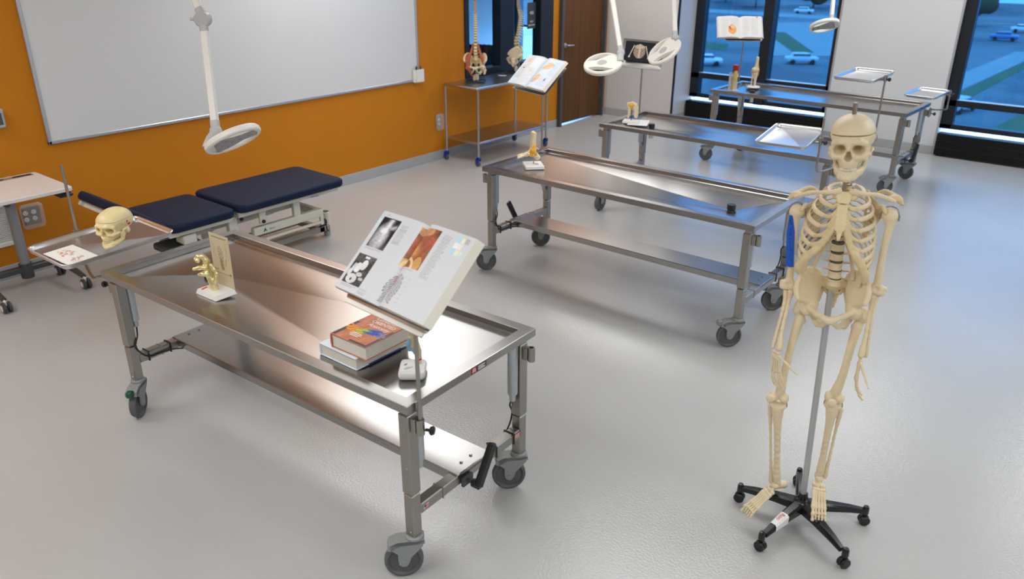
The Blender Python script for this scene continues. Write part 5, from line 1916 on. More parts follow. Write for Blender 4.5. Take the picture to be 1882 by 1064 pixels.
def hand(wr, dirs, side, spread, thumb, curl):
    """wr wrist centre; dirs = (down, across, palm normal) unit vectors"""
    dn, ac, nm = [np.array(v_, float) / np.linalg.norm(v_) for v_ in dirs]
    root = bpy.data.objects.new('hand', None)
    COL.objects.link(root)
    root.parent = SK
    s = SDF(.0022)
    for i in range(4):
        for j in range(2):
            s.ell(wr + ac * (i - 1.5) * .0095 + dn * (.006 + .012 * j), (.0062, .0062, .0066), k=.0015)
    s.build('wrist_bones', 'bone_light', root)
    for i in range(4):
        o = (i - 1.5)
        base = wr + ac * o * .0098 + dn * .024
        L = [.058, .060, .056, .050][i]
        f = [.036, .041, .038, .029][i]
        d_ = dn + ac * o * spread
        d_ /= np.linalg.norm(d_)
        s = SDF(.0022)
        p = base
        c_ = curl * .35
        seg = [(L, .0052), (f, .0046), (f * .66, .0040), (f * .5, .0034)]
        for j, (ln, r) in enumerate(seg):
            e = p + (d_ * math.cos(c_) + nm * math.sin(c_)) * ln
            m_ = (p + e) / 2
            s.cap(p, m_, r * 1.15, r * .72, k=.002).cap(m_, e, r * .72, r * 1.1, k=.002)
            s.ell(p + (e - p) * .02, r * 1.25, k=.002)
            p = e + (e - p) / ln * .0012
            c_ += curl
        s.build('finger', 'bone_light', root)
    s = SDF(.0022)
    p = wr + ac * side * .018 + dn * .014
    d_ = dn * thumb[0] + ac * side * thumb[1] + nm * thumb[2]
    d_ /= np.linalg.norm(d_)
    for ln, r in ((.042, .0055), (.029, .0047), (.021, .0038)):
        e = p + d_ * ln
        m_ = (p + e) / 2
        s.cap(p, m_, r * 1.15, r * .75, k=.002).cap(m_, e, r * .75, r * 1.05, k=.002)
        p = e + d_ * .001
    s.build('thumb', 'bone_light', root)
hand(np.array([-.200, -.100, .826]), ((.10, -.10, -1), (.72, -.68, .1), (.60, .60, 0)), 1, .10, (.55, .85, .25), .16)
hand(np.array([.094, -.076, .852]), ((-.10, -.22, -1), (.10, -.95, .15), (.95, .10, .0)), 1, .06, (.7, .35, .4), .24)

# pelvis
def pelvis_field(h=0.0035):
    s = SDF(h)
    for q_ in (-1, 1):
        base = np.array([q_ * .066, -.006, -.040])
        crest = smooth_path([(q_ * .042, .052, .040), (q_ * .060, .046, .072), (q_ * .088, .010, .090), (q_ * .112, -.030, .072), (q_ * .122, -.062, .038), (q_ * .114, -.078, .006)], 4)
        for c in crest:
            s.cap(base, c, .012, .0065, k=.010)
        s.path(crest, .0075, k=.006)
        s.ell((q_ * .080, -.020, -.055), (.030, .026, .030), k=.014)
        s.path([(q_ * .074, -.040, -.046), (q_ * .045, -.078, -.052), (q_ * .020, -.094, -.058), (q_ * .006, -.096, -.064)], [.013, .0095, .0105, .013], k=.008)
        s.path([(q_ * .008, -.094, -.070), (q_ * .028, -.064, -.100), (q_ * .046, -.012, -.116), (q_ * .060, .012, -.098), (q_ * .070, .0, -.066)], [.011, .0085, .013, .014, .014], k=.008)
        s.path([(q_ * .056, .020, -.03), (q_ * .044, .052, .0)], [.014, .012], k=.012)
    s.ell((0, -.030, -.010), (.052, .060, .040), k=.010, op='s')
    for q_ in (-1, 1):
        s.ell((q_ * .040, -.055, -.084), (.018, .030, .016), k=.006, op='s')
    return s
def sacrum_field(h=0.003):
    s = SDF(h)
    s.path([(0, .022, .034), (0, .052, .000), (0, .062, -.035), (0, .046, -.066)], [.026, .022, .015, .007], k=.01)
    for q_ in (-1, 1):
        s.path([(q_ * .012, .026, .036), (q_ * .036, .040, .028)], [.020, .016], k=.012)
        s.path([(q_ * .020, .046, .000), (q_ * .030, .050, .004)], [.016, .012], k=.012)
        for j, z in enumerate((.006, -.018, -.038)):
            s.ell((q_ * (.020 - .003 * j), .034 + .008 * j, z), (.004, .018, .004), k=.002, op='s')
    return s
PX = Matrix.Translation((-.041, -.004, 1.052)) @ Matrix.Rotation(-.095, 4, 'Y')
po = pelvis_field().build('pelvis', 'bone_light', SK)
po.matrix_local = PX
so = sacrum_field().build('sacrum', 'bone', SK)
so.matrix_local = PX

# legs
def femur(hd_, tr, kn, sg):
    d_ = kn - tr
    s = SDF(.0034)
    s.ell(hd_, .0225)
    s.path([hd_, hd_ * .4 + tr * .6 + np.array([0, 0, -.006]), tr + np.array([0, 0, -.020])], [.014, .0135, .019], k=.008)
    s.ell(tr + np.array([0, .004, .002]), (.014, .016, .020), k=.008)
    s.ell(tr + np.array([-sg * .026, .006, -.062]), (.010, .010, .012), k=.010)
    P = smooth_path([tr + np.array([-sg * .012, 0, -.045]), tr + d_ * .35 + np.array([-sg * .006, -.012, 0]), tr + d_ * .7 + np.array([0, -.008, 0]), kn + np.array([0, .004, .035])], 5)
    s.path(P, interp_r([.0175, .0140, .0130, .0135, .0180], len(P)), k=.008)
    s.ell(kn + np.array([-.019, .008, .010]), (.018, .024, .021), k=.010)
    s.ell(kn + np.array([.019, .008, .010]), (.018, .024, .021), k=.010)
    s.build('femur', 'bone_light', SK)
def lower_leg(kn, an, sg, fib, pat):
    s = SDF(.0034)
    t0 = kn + np.array([0, .008, -.026])
    s.ell(t0 + np.array([-.017, 0, 0]), (.018, .020, .012), k=.008)
    s.ell(t0 + np.array([.017, 0, 0]), (.018, .020, .012), k=.008)
    d_ = an - t0
    P = smooth_path([t0 + np.array([0, -.002, -.012]), t0 + d_ * .25 + np.array([0, -.006, 0]), t0 + d_ * .65, an], 5)
    s.path(P, interp_r([.0235, .0150, .0120, .0115, .0160], len(P)), k=.008)
    s.ell(an + np.array([-sg * .012, 0, -.012]), (.008, .011, .014), k=.006)
    s.build('tibia', 'bone_light', SK)
    f0 = t0 + np.array([sg * .030, .016, -.020])
    f1 = an + np.array([sg * .021, .008, -.018])
    long_bone('fibula', [f0, f0 * .6 + f1 * .4, f0 * .2 + f1 * .8, f1], [.0105, .0055, .0055, .0065, .0095])
    s = SDF(.003)
    s.ell(pat, (.0175, .009, .0185), k=.004)
    s.build('patella', 'bone_light', SK)
    MB().tube(smooth_path([t0 + np.array([-.03, -.004, .02]), t0 + np.array([-.033, -.006, .008]), t0 + np.array([-.03, -.004, -.006])], 4), .0022, 6).tube(smooth_path([t0 + np.array([.03, -.004, .02]), t0 + np.array([.033, -.006, .008]), t0 + np.array([.03, -.004, -.006])], 4), .0022, 6).build('knee_wire', 'steel_leg', SK)
KL, KR = np.array([-.166, -.05, .590]), np.array([.031, -.05, .640])
AL, AR = np.array([-.127, .0, .182]), np.array([.032, .012, .262])
femur(np.array([-.116, -.03, .986]), np.array([-.152, .0, .986]), KL, -1)
femur(np.array([.036, -.03, 1.010]), np.array([.076, .0, .996]), KR, 1)
lower_leg(KL, AL, -1, None, np.array([-.196, -.085, .610]))
lower_leg(KR, AR, 1, None, np.array([.026, -.092, .650]))

def foot(an, heel, toe, side_axis, spread, sg):
    root = bpy.data.objects.new('foot', None)
    COL.objects.link(root)
    root.parent = SK
    ax = np.array(side_axis, float)
    ax /= np.linalg.norm(ax)
    fw = toe - an
    Lf = np.linalg.norm(fw)
    fw = fw / Lf
    s = SDF(.0028)
    a0 = an + np.array([0, 0, -.022])
    s.ell(a0, (.017, .019, .015), k=.006)
    s.path([a0 + fw * .008, (a0 + heel) / 2, heel], [.014, .015, .017], k=.006)
    up = np.cross(ax, fw)
    if up[2] < 0:
        up = -up
    for i in range(4):
        s.ell(a0 + fw * (.030 + .004 * (i % 2)) + ax * (i - 1.5) * .012, (.0098, .0098, .0095), k=.003)
        s.ell(a0 + fw * .050 + ax * (i - 1.5) * .013, (.0088, .0088, .0085), k=.003)
    s.build('ankle_bones', 'bone_light', root)
    for i in range(5):
        o = i - 2
        p = a0 + fw * .060 + ax * o * .0100
        d_ = fw + ax * o * spread
        d_ /= np.linalg.norm(d_)
        big = (i == (0 if sg > 0 else 4))
        s = SDF(.0024)
        segs = [(.060, .0078 if big else .0062), (.030 if big else .024, .0070 if big else .0054), (.022 if big else .012, .0064 if big else .0046)] + ([] if big else [(.010, .0042)])
        dd = d_.copy()
        for j, (ln, r) in enumerate(segs):
            ln *= (Lf - .03) / .165
            e = p + dd * ln
            m_ = (p + e) / 2
            s.cap(p, m_, r * 1.2, r * .75, k=.002).cap(m_, e, r * .75, r * 1.15, k=.002)
            p = e
            dd = d_ + up * (.10 if j == 0 else -.25)
            dd /= np.linalg.norm(dd)
        s.build('toe', 'bone_light', root)
foot(AL, np.array([-.098, .032, .150]), np.array([-.238, -.135, .066]), (.62, -.78, 0), .035, 1)
foot(AR, np.array([.030, .052, .222]), np.array([.064, -.118, .118]), (1, .1, .0), .02, 1)
# ------------------------------------------------------------------ skull and card on the left tray
TM = tray1.matrix_basis.copy()
c = loose_sheet('white card with coloured bone drawings on the tray beside the skull', (0, 0, 0), 0, .245, .150, paint_bones)
c.rotation_mode = 'QUATERNION'
c.matrix_basis = TM @ Matrix.Translation((-.185, -.038, -.0170)) @ Matrix.Rotation(-PI / 2 + .02, 4, 'Z')
k = thing('skull_model', 'yellowish plastic human skull resting on the steel tray', 'skull', (-3.985, 1.706, .8195), D2(24))
sk2 = skull_into(k, Matrix.Translation((0, 0, .0970)) @ Matrix.Rotation(.02, 4, 'X') @ Matrix.Diagonal((.97, .95, .79, 1)), 'skull2', True, 0.0012, .046, 'skull2')
q = MB()
q.ell((.0715, .030, .010), (.0012, .011, .007), seg=12, rings=6)
q.build('red_mark', 'red_ink', sk2)
q = MB()
q.tube([(.0735, .016, .022), (.0735, .019, .031), (.0735, .023, .034)], .0014, 6).tube([(.0735, .014, .034), (.0735, .018, .037)], .0014, 6)
q.build('side_hook', 'dark', sk2)

# ------------------------------------------------------------------ gold hand with its card
g = thing('gold_hand_model', 'small gold hand model on a white base with a beige card standing behind', 'anatomical model', (-3.181, 1.756, rest_z(t1, False, -3.181, 1.756, .152, .112, D2(2.2))), D2(2.2))
b = MB()
b.prism([(-.076, -.056), (.076, -.056), (.076, .056), (-.076, .056)], 0, .003)
V = [(-.076, -.056, .003), (.076, -.056, .003), (.076, .056, .003), (-.076, .056, .003), (-.070, -.050, .022), (.070, -.050, .022), (.070, .050, .022), (-.070, .050, .022)]
b.add(V, [(0, 1, 5, 4), (1, 2, 6, 5), (2, 3, 7, 6), (3, 0, 4, 7), (4, 5, 6, 7)])
bb = b.build('base', 'white_plastic', g)
MB().box((-.052, -.025, .0223), (.012, .034, .0006), R=rot3(rz=.2)).build('red_label', 'red_ink', bb)
ex = np.array([.776, .630, 0])
def gp(x, z, d=0.0):
    """x along the picture-right direction, d towards the viewer"""
    a = D2(-2.2)
    v = np.array([x * ex[0] + d * ex[1], x * ex[1] - d * ex[0]])
    return np.array([v[0] * math.cos(a) - v[1] * math.sin(a) + .002, v[0] * math.sin(a) + v[1] * math.cos(a) - .004, z + .024])
s = SDF(.0024)
s.path([gp(0, -.004), gp(-.003, .012), gp(-.012, .045)], [.016, .0155, .016], k=.008)
s.path([gp(-.004, .03, .006), gp(-.026, .086, .004), gp(-.028, .112), gp(-.024, .142, -.004), gp(-.036, .162, -.002), gp(-.052, .163, .004), gp(-.060, .152, .010), gp(-.052, .144, .014)], [.013, .014, .013, .012, .011, .0105, .010, .009], k=.006)
s.path([gp(-.012, .05, -.008), gp(-.020, .10, -.014), gp(-.022, .135, -.016), gp(-.034, .154, -.014), gp(-.046, .150, -.010)], [.012, .012, .011, .010, .009], k=.006)
s.path([gp(-.026, .112, .010), gp(-.050, .113, .018), gp(-.074, .108, .020)], [.011, .010, .008], k=.006)
s.path([gp(-.022, .078, .012), gp(-.040, .084, .020), gp(-.054, .080, .020)], [.012, .010, .009], k=.006)
s.path([gp(-.002, .025), gp(.010, .048, .004), gp(.018, .078, .006), gp(.010, .100, .006), gp(.000, .122, .006)], [.010, .010, .0095, .009, .0085], k=.005)
for cc in (gp(-.030, .125, .014), gp(-.058, .160, .016), gp(-.030, .10, .018), gp(.008, .086, .016), gp(-.045, .112, .028)):
    s.ell(cc, (.006, .006, .005), k=.004, op='s')
s.build('gold_hand', 'gold', g)
def paint_card(u, v):
    p = Page(u, v, (.62, .53, .34))
    n = noise2(u, v, 60, 3)
    p.put(p.rect(.12, .88, .935, .955), (.18, .16, .10), .8)
    for k_ in range(5):
        p.put((np.abs(u - .52 - (k_ - 2) * .035 * (1 + 2.2 * (v - .4)) + .1 * (v - .5)) < .016) & (v > .32) & (v < .80 - .04 * abs(k_ - 1.5)) & (np.sin(v * 95 + k_) > -.85), (.24, .19, .06), .8)
    p.put(p.oval(.5, .42, .07, .12, 0, .57), (.28, .22, .08), .7)
    p.put((np.abs(u - .72 - .3 * (v - .45)) < .03) & (v > .40) & (v < .55), (.26, .20, .08), .6)
    p.text(.10, .26, .55, .85, 9, a=.3, seed=2).text(.75, .92, .55, .88, 9, a=.3, seed=3)
    p.put(p.rect(.06, .30, .295, .31), (.1, .1, .08), .8)
    p.put(p.rect(.05, .95, .235, .245), (.15, .13, .08), .7)
    p.text(.06, .92, .09, .22, 6, a=.3, seed=4)
    p.put(p.rect(.86, .93, .245, .275), (.08, .08, .07), .8)
    return p.C
cd_ = MB().box((0, .052, .022 + .126), (.146, .0016, .252)).build('info_card', mat('beige_card', (.60, .51, .33), .6, 0, .03), g)
tag(cd_, 'beige information card')
sheet('card_printing', 80, 140, lambda u, v: np.stack([(u - .5) * .144, 0 * u + .0508, .023 + v * .250], -1), paint_card, cd_)

# ------------------------------------------------------------------ painted bone model behind the near pole
w = thing('painted_bone_model', 'painted bone model with blue patches on a white base behind the near pole', 'anatomical model', (-1.935, 1.800, rest_z(t1, False, -1.935, 1.80, .1, .118, D2(40))), D2(40))
b = MB()
loft(b, .100, .118, .018, [(.012, 0), (.004, .004), (0, .012), (0, .024), (.004, .031), (.012, .034)], 5)
bb = b.build('base', 'white_plastic', w)
def paint_tri(u, v):
    p = Page(u, v, (.80, .80, .78))
    n = noise2(u, v, 30, 4)
    p.put(p.oval(.3, .75, .12, .10, .5), (.12, .10, .32), .8).put(p.oval(.45, .35, .22, .14, .4), np.stack([.2 + .1 * n, .38 + .2 * n, .30 + .1 * n], -1), .7).put(p.oval(.7, .45, .12, .08, .7), (.62, .50, .12), .8)
    return p.C
sheet('base_picture', 40, 40, lambda u, v: np.stack([(u - .5) * .060 - .014, (v - .5) * .070 - .010, 0 * u + .0347], -1), paint_tri, bb)
st = MB().cyl((.022, .020, .033), (.022, .020, .050), .011, seg=16).build('peg', 'bone_light', w)
MB().cyl((.022, .020, .050), (.021, .020, .063), .0125, seg=16).build('red_band', 'red_ink', w)
s = SDF(.0025)
s.path([(.021, .020, .060), (.020, .021, .085), (.012, .022, .105), (.004, .024, .130), (.008, .024, .160), (.010, .024, .205)], [.013, .013, .016, .018, .016, .019], k=.006)
for z in (.115, .145, .17):
    s.ell((-.004, .008, z), (.009, .010, .012), k=.004)
s.build('bone', 'bone', w)
s = SDF(.0025)
s.path([(-.008, .006, .100), (-.012, .004, .125), (-.006, .004, .145)], [.009, .010, .007], k=.004)
s.path([(.012, .004, .085), (.004, .002, .10)], [.007, .007], k=.004)
s.ell((.018, .006, .150), (.006, .006, .018), k=.003)
s.build('blue_ligament', 'pale_blue', w)

# ------------------------------------------------------------------ foot model on the second table
f = thing('foot_model', 'foot and ankle model with a yellow ligament band on a white base', 'anatomical model', (-3.412, 4.455, rest_z(t2, True, -3.412, 4.455, .135, .15, D2(48))), D2(48))
b = MB()
loft(b, .135, .150, .006, [(0, 0), (0, .020), (.003, .023)], 4)
bb = b.build('base', 'white_plastic', f)
MB().box((.02, -.01, .0233), (.03, .05, .0005)).build('base_mark', 'lamp_grey', bb)
MB().cyl((0, 0, .022), (0, 0, .085), .004, seg=10).build('rod', 'steel_leg', f)
yw = D2(48)
def fd(x, z, d=0.0):
    v = np.array([x * ex[0] + d * ex[1], x * ex[1] - d * ex[0]])
    return np.array([v[0] * math.cos(-yw) - v[1] * math.sin(-yw), v[0] * math.sin(-yw) + v[1] * math.cos(-yw), z])
s = SDF(.003)
s.path([fd(-.006, .245), fd(-.010, .18), fd(-.012, .125)], [.0165, .015, .019], k=.006, flat=((1, 1, 0), .8))
s.path([fd(.010, .245), fd(.008, .18), fd(.008, .13)], [.0085, .0085, .012], k=.004)
s.path([fd(-.010, .115), fd(.010, .090), fd(.027, .075)], [.022, .020, .019], k=.008)
s.ell(fd(.031, .070), (.018, .018, .018), k=.006)
s.path([fd(-.020, .105), fd(-.050, .092), fd(-.070, .088)], [.020, .015, .012], k=.008)
for i, (dd, zz) in enumerate(((-.018, .092), (-.006, .089), (.006, .085), (.018, .081))):
    s.path([fd(-.055, .090, dd * .6), fd(-.085, zz - .003, dd), fd(-.112, zz - .012, dd * 1.2)], [.008, .006, .0055], k=.004)
s.build('foot_bones', 'bone_light', f)
s = SDF(.003)
s.path([fd(.006, .155, .006), fd(-.004, .120, .010), fd(-.016, .092, .012)], [.013, .020, .018], k=.008)
s.path([fd(-.004, .120, .012), fd(.016, .095, .012)], [.018, .013], k=.008)
s.path([fd(-.010, .12, -.010), fd(.008, .090, -.010)], [.020, .016], k=.008)
s.build('ligament_band', 'ligament', f)
MB().ell(fd(-.034, .097, .018), .010, seg=12, rings=8).ell(fd(-.002, .098, .026), .006, seg=12, rings=8).build('exposed_bone', 'bone_light', f)
MB().cyl(fd(.010, .150, .004), fd(.038, .128, .004), .0022, seg=8).build('tendon', 'white_plastic', f)

# ------------------------------------------------------------------ shoulder model and white sheet on the third table
sh = loose_sheet('white paper sheet lying under the shoulder model', (0, 0, 0), 0, .175, .25)
sh.location, sh.rotation_euler = (-3.615, 6.262, TZ - .031), (0, 0, D2(24))
f = thing('shoulder_model', 'small shoulder joint model on a white base on the third table', 'anatomical model', (-3.665, 6.215, TZ - .0285), D2(20))
b = MB()
loft(b, .145, .105, .012, [(0, 0), (0, .016), (.004, .020)], 4)
b.build('base', 'white_plastic', f)
MB().cyl((0, 0, .018), (0, 0, .13), .004, seg=10).build('rod', 'desk_dark', f)
yw = D2(20)
s = SDF(.003)
s.path([fd(.012, .165), fd(.030, .155), fd(.042, .125), (fd(.046, .09)), fd(.042, .050)], [.016, .017, .0165, .015, .014], k=.006)
s.path([fd(.016, .145, .008), fd(.028, .10, .010), fd(.030, .055, .010)], [.010, .009, .009], k=.004)
s.build('humerus', 'bone_light', f)
s = SDF(.003)
s.path([fd(-.040, .170), fd(-.020, .172), fd(.006, .178)], [.008, .008, .009], k=.005)
s.path([fd(-.020, .14), fd(-.022, .09), fd(-.028, .045)], [.014, .011, .008], k=.006)
s.path([fd(-.042, .165), fd(-.030, .14)], [.007, .010], k=.006)
s.build('shoulder_blade', 'bone_light', f)
s = SDF(.003)
s.path([fd(-.026, .155, .006), fd(-.008, .152, .010), fd(.006, .160, .008)], [.010, .013, .011], k=.006)
s.path([fd(-.012, .135, .008), fd(.0, .120, .006)], [.012, .006], k=.006)
s.build('ligament_band', 'ligament', f)

# ------------------------------------------------------------------ models on the farthest table
f = thing('leg_section_model', 'red-topped leg section model in a clear stand on the farthest table', 'anatomical model', (-3.690, 8.372, rest_z(t4, False, -3.69, 8.372, .115, .075, D2(39))), 0)
yw = 0
q = MB()
Rr = rot3(rz=D2(39))
q.box((0, 0, .006), (.115, .075, .010), R=Rr, bev=.002).box((-.012, .010, .10), (.095, .005, .185), R=Rr)
q.box(fd(-.045, .10, .0), (.004, .05, .185), R=Rr)
q.build('clear_stand', 'acrylic', f)
s = SDF(.003)
s.path([fd(.006, .275), fd(.010, .235), fd(.012, .200)], [.034, .033, .026], k=.006)
s.path([fd(.026, .20), fd(.026, .165)], [.016, .006], k=.006)
s.path([fd(-.008, .21), fd(-.006, .18)], [.016, .006], k=.006)
s.box(fd(.006, .335), (.08, .08, .06), .001, op='s', k=.001)
s.build('red_muscle', 'red', f)
s = SDF(.003)
s.path([fd(.010, .215, .012), fd(.008, .15, .006), fd(.000, .08), fd(-.004, .015)], [.020, .022, .015, .013], k=.008)
s.path([fd(.030, .175, .004), fd(.018, .11), fd(.006, .03)], [.012, .011, .009], k=.008)
s.build('tendon', mat('tendon_yellow', (.66, .50, .16), .4, 0, .2, 40), f)

f = thing('knee_model', 'tall knee joint model on a white base on the farthest table', 'anatomical model', (-3.605, 8.715, rest_z(t4, False, -3.605, 8.715, .148, .148, 0) + .002), 0)
b = MB()
b.lathe([(0, 0), (.070, 0), (.074, .004), (.072, .012), (.060, .017), (0, .018)], (0, 0, 0), (0, 0, 1), 28)
b.build('base', 'white_plastic', f)
MB().cyl(fd(-.004, .016), fd(-.004, .14), .0045, seg=8).build('rod', 'dark', f)
s = SDF(.003)
s.path([fd(.012, .318), fd(.011, .26), fd(.006, .215)], [.016, .017, .022], k=.008)
s.ell(fd(-.012, .195), (.026, .026, .024), k=.010)
s.ell(fd(.018, .195), (.024, .026, .024), k=.010)
s.path([fd(.004, .150), fd(.010, .10), fd(.012, .018)], [.027, .016, .014], k=.010)
s.path([fd(-.022, .145), fd(-.024, .09), fd(-.024, .018)], [.011, .007, .008], k=.006)
s.build('bones', 'bone_light', f)
s = SDF(.003)
s.path([fd(.018, .30, .006), fd(.020, .24, .008), fd(.030, .195, .004), fd(.030, .14), fd(.028, .115)], [.007, .010, .014, .012, .006], k=.006)
s.path([fd(-.034, .20), fd(-.036, .16)], [.008, .007], k=.004)
s.path([fd(-.028, .172, .012), fd(.0, .170, .022), fd(.026, .172, .012)], [.007, .008, .007], k=.004)
s.build('ligaments', 'tan', f)

# ------------------------------------------------------------------ spine models on the cart
def spine_model(label, x, y, rz, muscles, h=1.0):
    t = thing('spine_model', label, 'spine model', (x, y, .8425), rz, 'spine models on the cart')
    b = MB()
    loft(b, .20, .20, .012, [(0, 0), (0, .012), (.003, .014), (.018, .014), (.022, .008)], 3, caps=(True, False))
    loft(b, .156, .156, .01, [(0, .0075), (0, .0082)], 3)
    b.build('base', 'black_gloss', t)
    MB().cyl((0, .03, .01), (0, .045, .34), .006, seg=10).build('rod', 'steel_leg', t)
    P0 = Matrix.Translation((0, 0, .205)) @ Matrix.Rotation(-.15, 4, 'X') @ Matrix.Diagonal((.98, .98, 1.0, 1))
    o = pelvis_field(.004).build('pelvis', 'bone_light', t)
    o.matrix_local = P0
    o = sacrum_field(.004).build('sacrum', 'skull2', t)
    o.matrix_local = P0
    for q_ in (-1, 1):
        s = SDF(.0035)
        s.ell((q_ * .083, -.025, .150), .022)
        s.path([(q_ * .083, -.025, .150), (q_ * .100, -.02, .125), (q_ * .095, -.02, .09)], [.015, .016, .013], k=.008)
        s.build('femur_stub', 'bone_light', t) if q_ > 0 else None
    s = SDF(.0035)
    s.path([(-.016, -.004, .026), (-.014, -.004, .055), (.014, -.004, .065), (.018, -.004, .028)], [.016, .018, .018, .014], k=.008)
    s.build('stand_bone', 'bone_light', t)
    z = .262
    n = 0
    while n < 24:
        if n < 5:
            r, hh, dh, tr, sp = .0225, .0125, .0040, .040, .052
        elif n < 17:
            k_ = (n - 5) / 11
            r, hh, dh, tr, sp = .0195 - .006 * k_, .0108 - .003 * k_, .0030 - .001 * k_, .030, .052
        else:
            r, hh, dh, tr, sp = .0120, .0070, .0018, .024, .034
        yy = np.interp(z, [.26, .34, .45, .62, .74, .83], [.020, -.012, .020, .042, .012, .010])
        vertebra(t, np.array([0, yy, z]), r, hh, tr, sp, 'skull2' if n < 17 else 'tan', dh=dh, h=.004)
        z += 2 * hh + 2 * dh
        n += 1
    s = SDF(.0045)
    s.ell((0, .02, z + .045), (.045, .055, .03))
    s.ell((0, .03, z + .015), (.025, .03, .02), k=.015)
    s.build('skull_base', 'skull2', t)
    if muscles:
        for q_ in (-1, 1):
            s = SDF(.004)
            s.path([(q_ * .026, .005, .40), (q_ * .040, -.002, .33), (q_ * .066, -.03, .26), (q_ * .085, -.055, .20)], [.006, .014, .016, .010], k=.01)
            if q_ < 0:
                s.path([(-.080, .0, .285), (-.088, -.045, .225), (-.072, -.060, .15), (-.040, -.045, .07)], [.014, .030, .022, .010], k=.012)
            s.build('muscle', 'muscle', t)
    nv = SDF(.004)
    return t
spine_model('spine model with red muscles and hip bones, left end of the steel cart', -5.868, 6.615, D2(36), True)
spine_model('second spine model, partly hidden behind the open blue-paged book', -5.935, 7.395, D2(-62), False)
t = loose_sheet('small white note lying on the steel cart top', (-5.925, 7.13, .8422), .4, .085, .06)

# ------------------------------------------------------------------ ring-shaped examination lamps
def exam_lamp(label, head, HM, end, joint, top, mount, attach):
    """head: centre; HM: columns are the head axes; end: lower end of the arm; joint, top: arm points up to the ceiling"""
    t = thing('ceiling_exam_lamp', label, 'lamp', mount, 0, 'ring lamps hanging from the ceiling')
    O = np.array(mount)
    R = np.array(HM)
    hd_ = bpy.data.objects.new('lamp_head', None)
    COL.objects.link(hd_)
    hd_.parent = t
    hd_.matrix_local = Matrix(((*R[0], head[0] - O[0]), (*R[1], head[1] - O[1]), (*R[2], head[2] - O[2]), (0, 0, 0, 1)))
    b = MB()
    ro, ri, th = .150, .126, .017
    b.lathe([(ri, -th), (ro - .006, -th), (ro, -th * .6), (ro, th * .4), (ro - .008, th), (ri + .004, th), (ri, th * .6)], (0, 0, 0), (0, 0, 1), 48, closed=True)
    b.build('ring', 'lamp_white', hd_)
    pl = MB()
    prof = [(-.128, .052), (-.095, .046), (-.05, .050), (0, .070), (.05, .098), (.085, .104), (.118, .064), (.134, .040)]
    pl.prism([(x, y) for x, y in prof] + [(x, -y) for x, y in prof[::-1]], -.010, .016)
    pl.lathe([(0, .020), (.034, .019), (.040, .014)], (-.005, 0, 0), (0, 0, 1), 24, m=1)
    pl.build('centre_plate', ['lamp_white', 'lamp_grey'], hd_)
    ln = MB()
    ln.prism([(-.122, .046), (-.05, .044), (.04, .084), (.10, .09), (.10, -.09), (.04, -.084), (-.05, -.044), (-.122, -.046)], -.015, -.009)
    l_ = ln.build('lens_panel', 'lamp_lens', hd_)
    for x, y in ((-.085, .022), (-.085, -.022), (-.035, .022), (-.035, -.022), (.03, .05), (.03, -.05), (.08, .055), (.08, -.055), (.055, 0)):
        MB().lathe([(0, -.0165), (.013, -.0165), (.016, -.0145)], (x, y, 0), (0, 0, 1), 14).build('led', 'desk_grey', l_)
    br = MB()
    A = np.array(head) + R @ np.array([.135, 0, .006]) - O
    E = np.array(end) - O
    br.tube([A, A * .6 + E * .4 + np.array([0, 0, .01]), E], [.026, .024, .022], 14)
    br.ell(E, .032, seg=16, rings=10)
    br.build('swivel', 'lamp_grey', t)
    J, Tp = np.array(joint) - O, np.array(top) - O
    def bar(nm, a, b2, w, d, m):
        z = (b2 - a) / np.linalg.norm(b2 - a)
        x, y, z = basis(z, (.58, -.71, 0.1))
        q = MB().box((a + b2) / 2, (w, d, np.linalg.norm(b2 - a)), R=np.stack([x, y, z], 1), bev=.006)
        q.build(nm, m, t)
    dE = (J - E) / np.linalg.norm(J - E)
    bar('lower_arm', E + dE * .035, J - dE * .05, .040, .030, 'lamp_white')
    bar('arm_sleeve', E + dE * .012, E + dE * .06, .043, .033, 'lamp_grey')
    n_ = np.cross(dE, (0, 0, 1))
    vd = np.array([.58, -.71, .0])
    kn = MB()
    kn.lathe([(0, -.03), (.034, -.03), (.040, -.024), (.040, .024), (.034, .03), (0, .03)], J, vd, 20)
    kn.box(J - dE * .045, (.040, .034, .05), R=np.stack(basis(dE, (.58, -.71, .1)), 1), bev=.006)
    dT = (Tp - J) / np.linalg.norm(Tp - J)
    kn.box(J + dT * .045, (.040, .034, .05), R=np.stack(basis(dT, (.58, -.71, .1)), 1), bev=.006)
    kn.cyl(J, J - np.array([.776, .63, 0]) * .065, .008, seg=10)
    kn.build('elbow', 'lamp_grey', t)
    bar('upper_arm', J + dT * .06, Tp, .040, .030, 'lamp_white')
    up = MB()
    up.ell(Tp, .035, seg=14, rings=8)
    up.tube([Tp, np.array([0, 0, Tp[2]]), (0, 0, -.02)], .022, 14)
    up.lathe([(0, 0), (.07, 0), (.07, -.012), (.03, -.05), (0, -.05)], (0, 0, 0), (0, 0, 1), 24)
    up.build('ceiling_mount', 'lamp_grey', t)
    return t
H1 = [[-0.4355, 0.7209, -0.5392], [-0.8421, -0.5379, -0.039], [-0.3181, 0.4371, 0.8413]]
H2 = [[0.823, -0.5586, 0.1035], [0.5511, 0.7408, -0.3841], [0.1379, 0.3731, 0.9175]]
H3 = [[0.6569, -0.7042, -0.2696], [0.4415, 0.649, -0.6196], [0.6113, 0.2879, 0.7372]]
H4 = [[0.9133, -0.2036, -0.3528], [0.3284, 0.8805, 0.3419], [0.241, -0.4281, 0.871]]
exam_lamp('white ring lamp hanging on a jointed arm in front of the whiteboard', (-3.677, 2.253, 1.309), H1, (-3.753, 2.209, 1.345), (-3.954, 2.347, 1.873), (-4.42, 2.46, 2.42), (-3.2, 2.1, CEIL), -1)
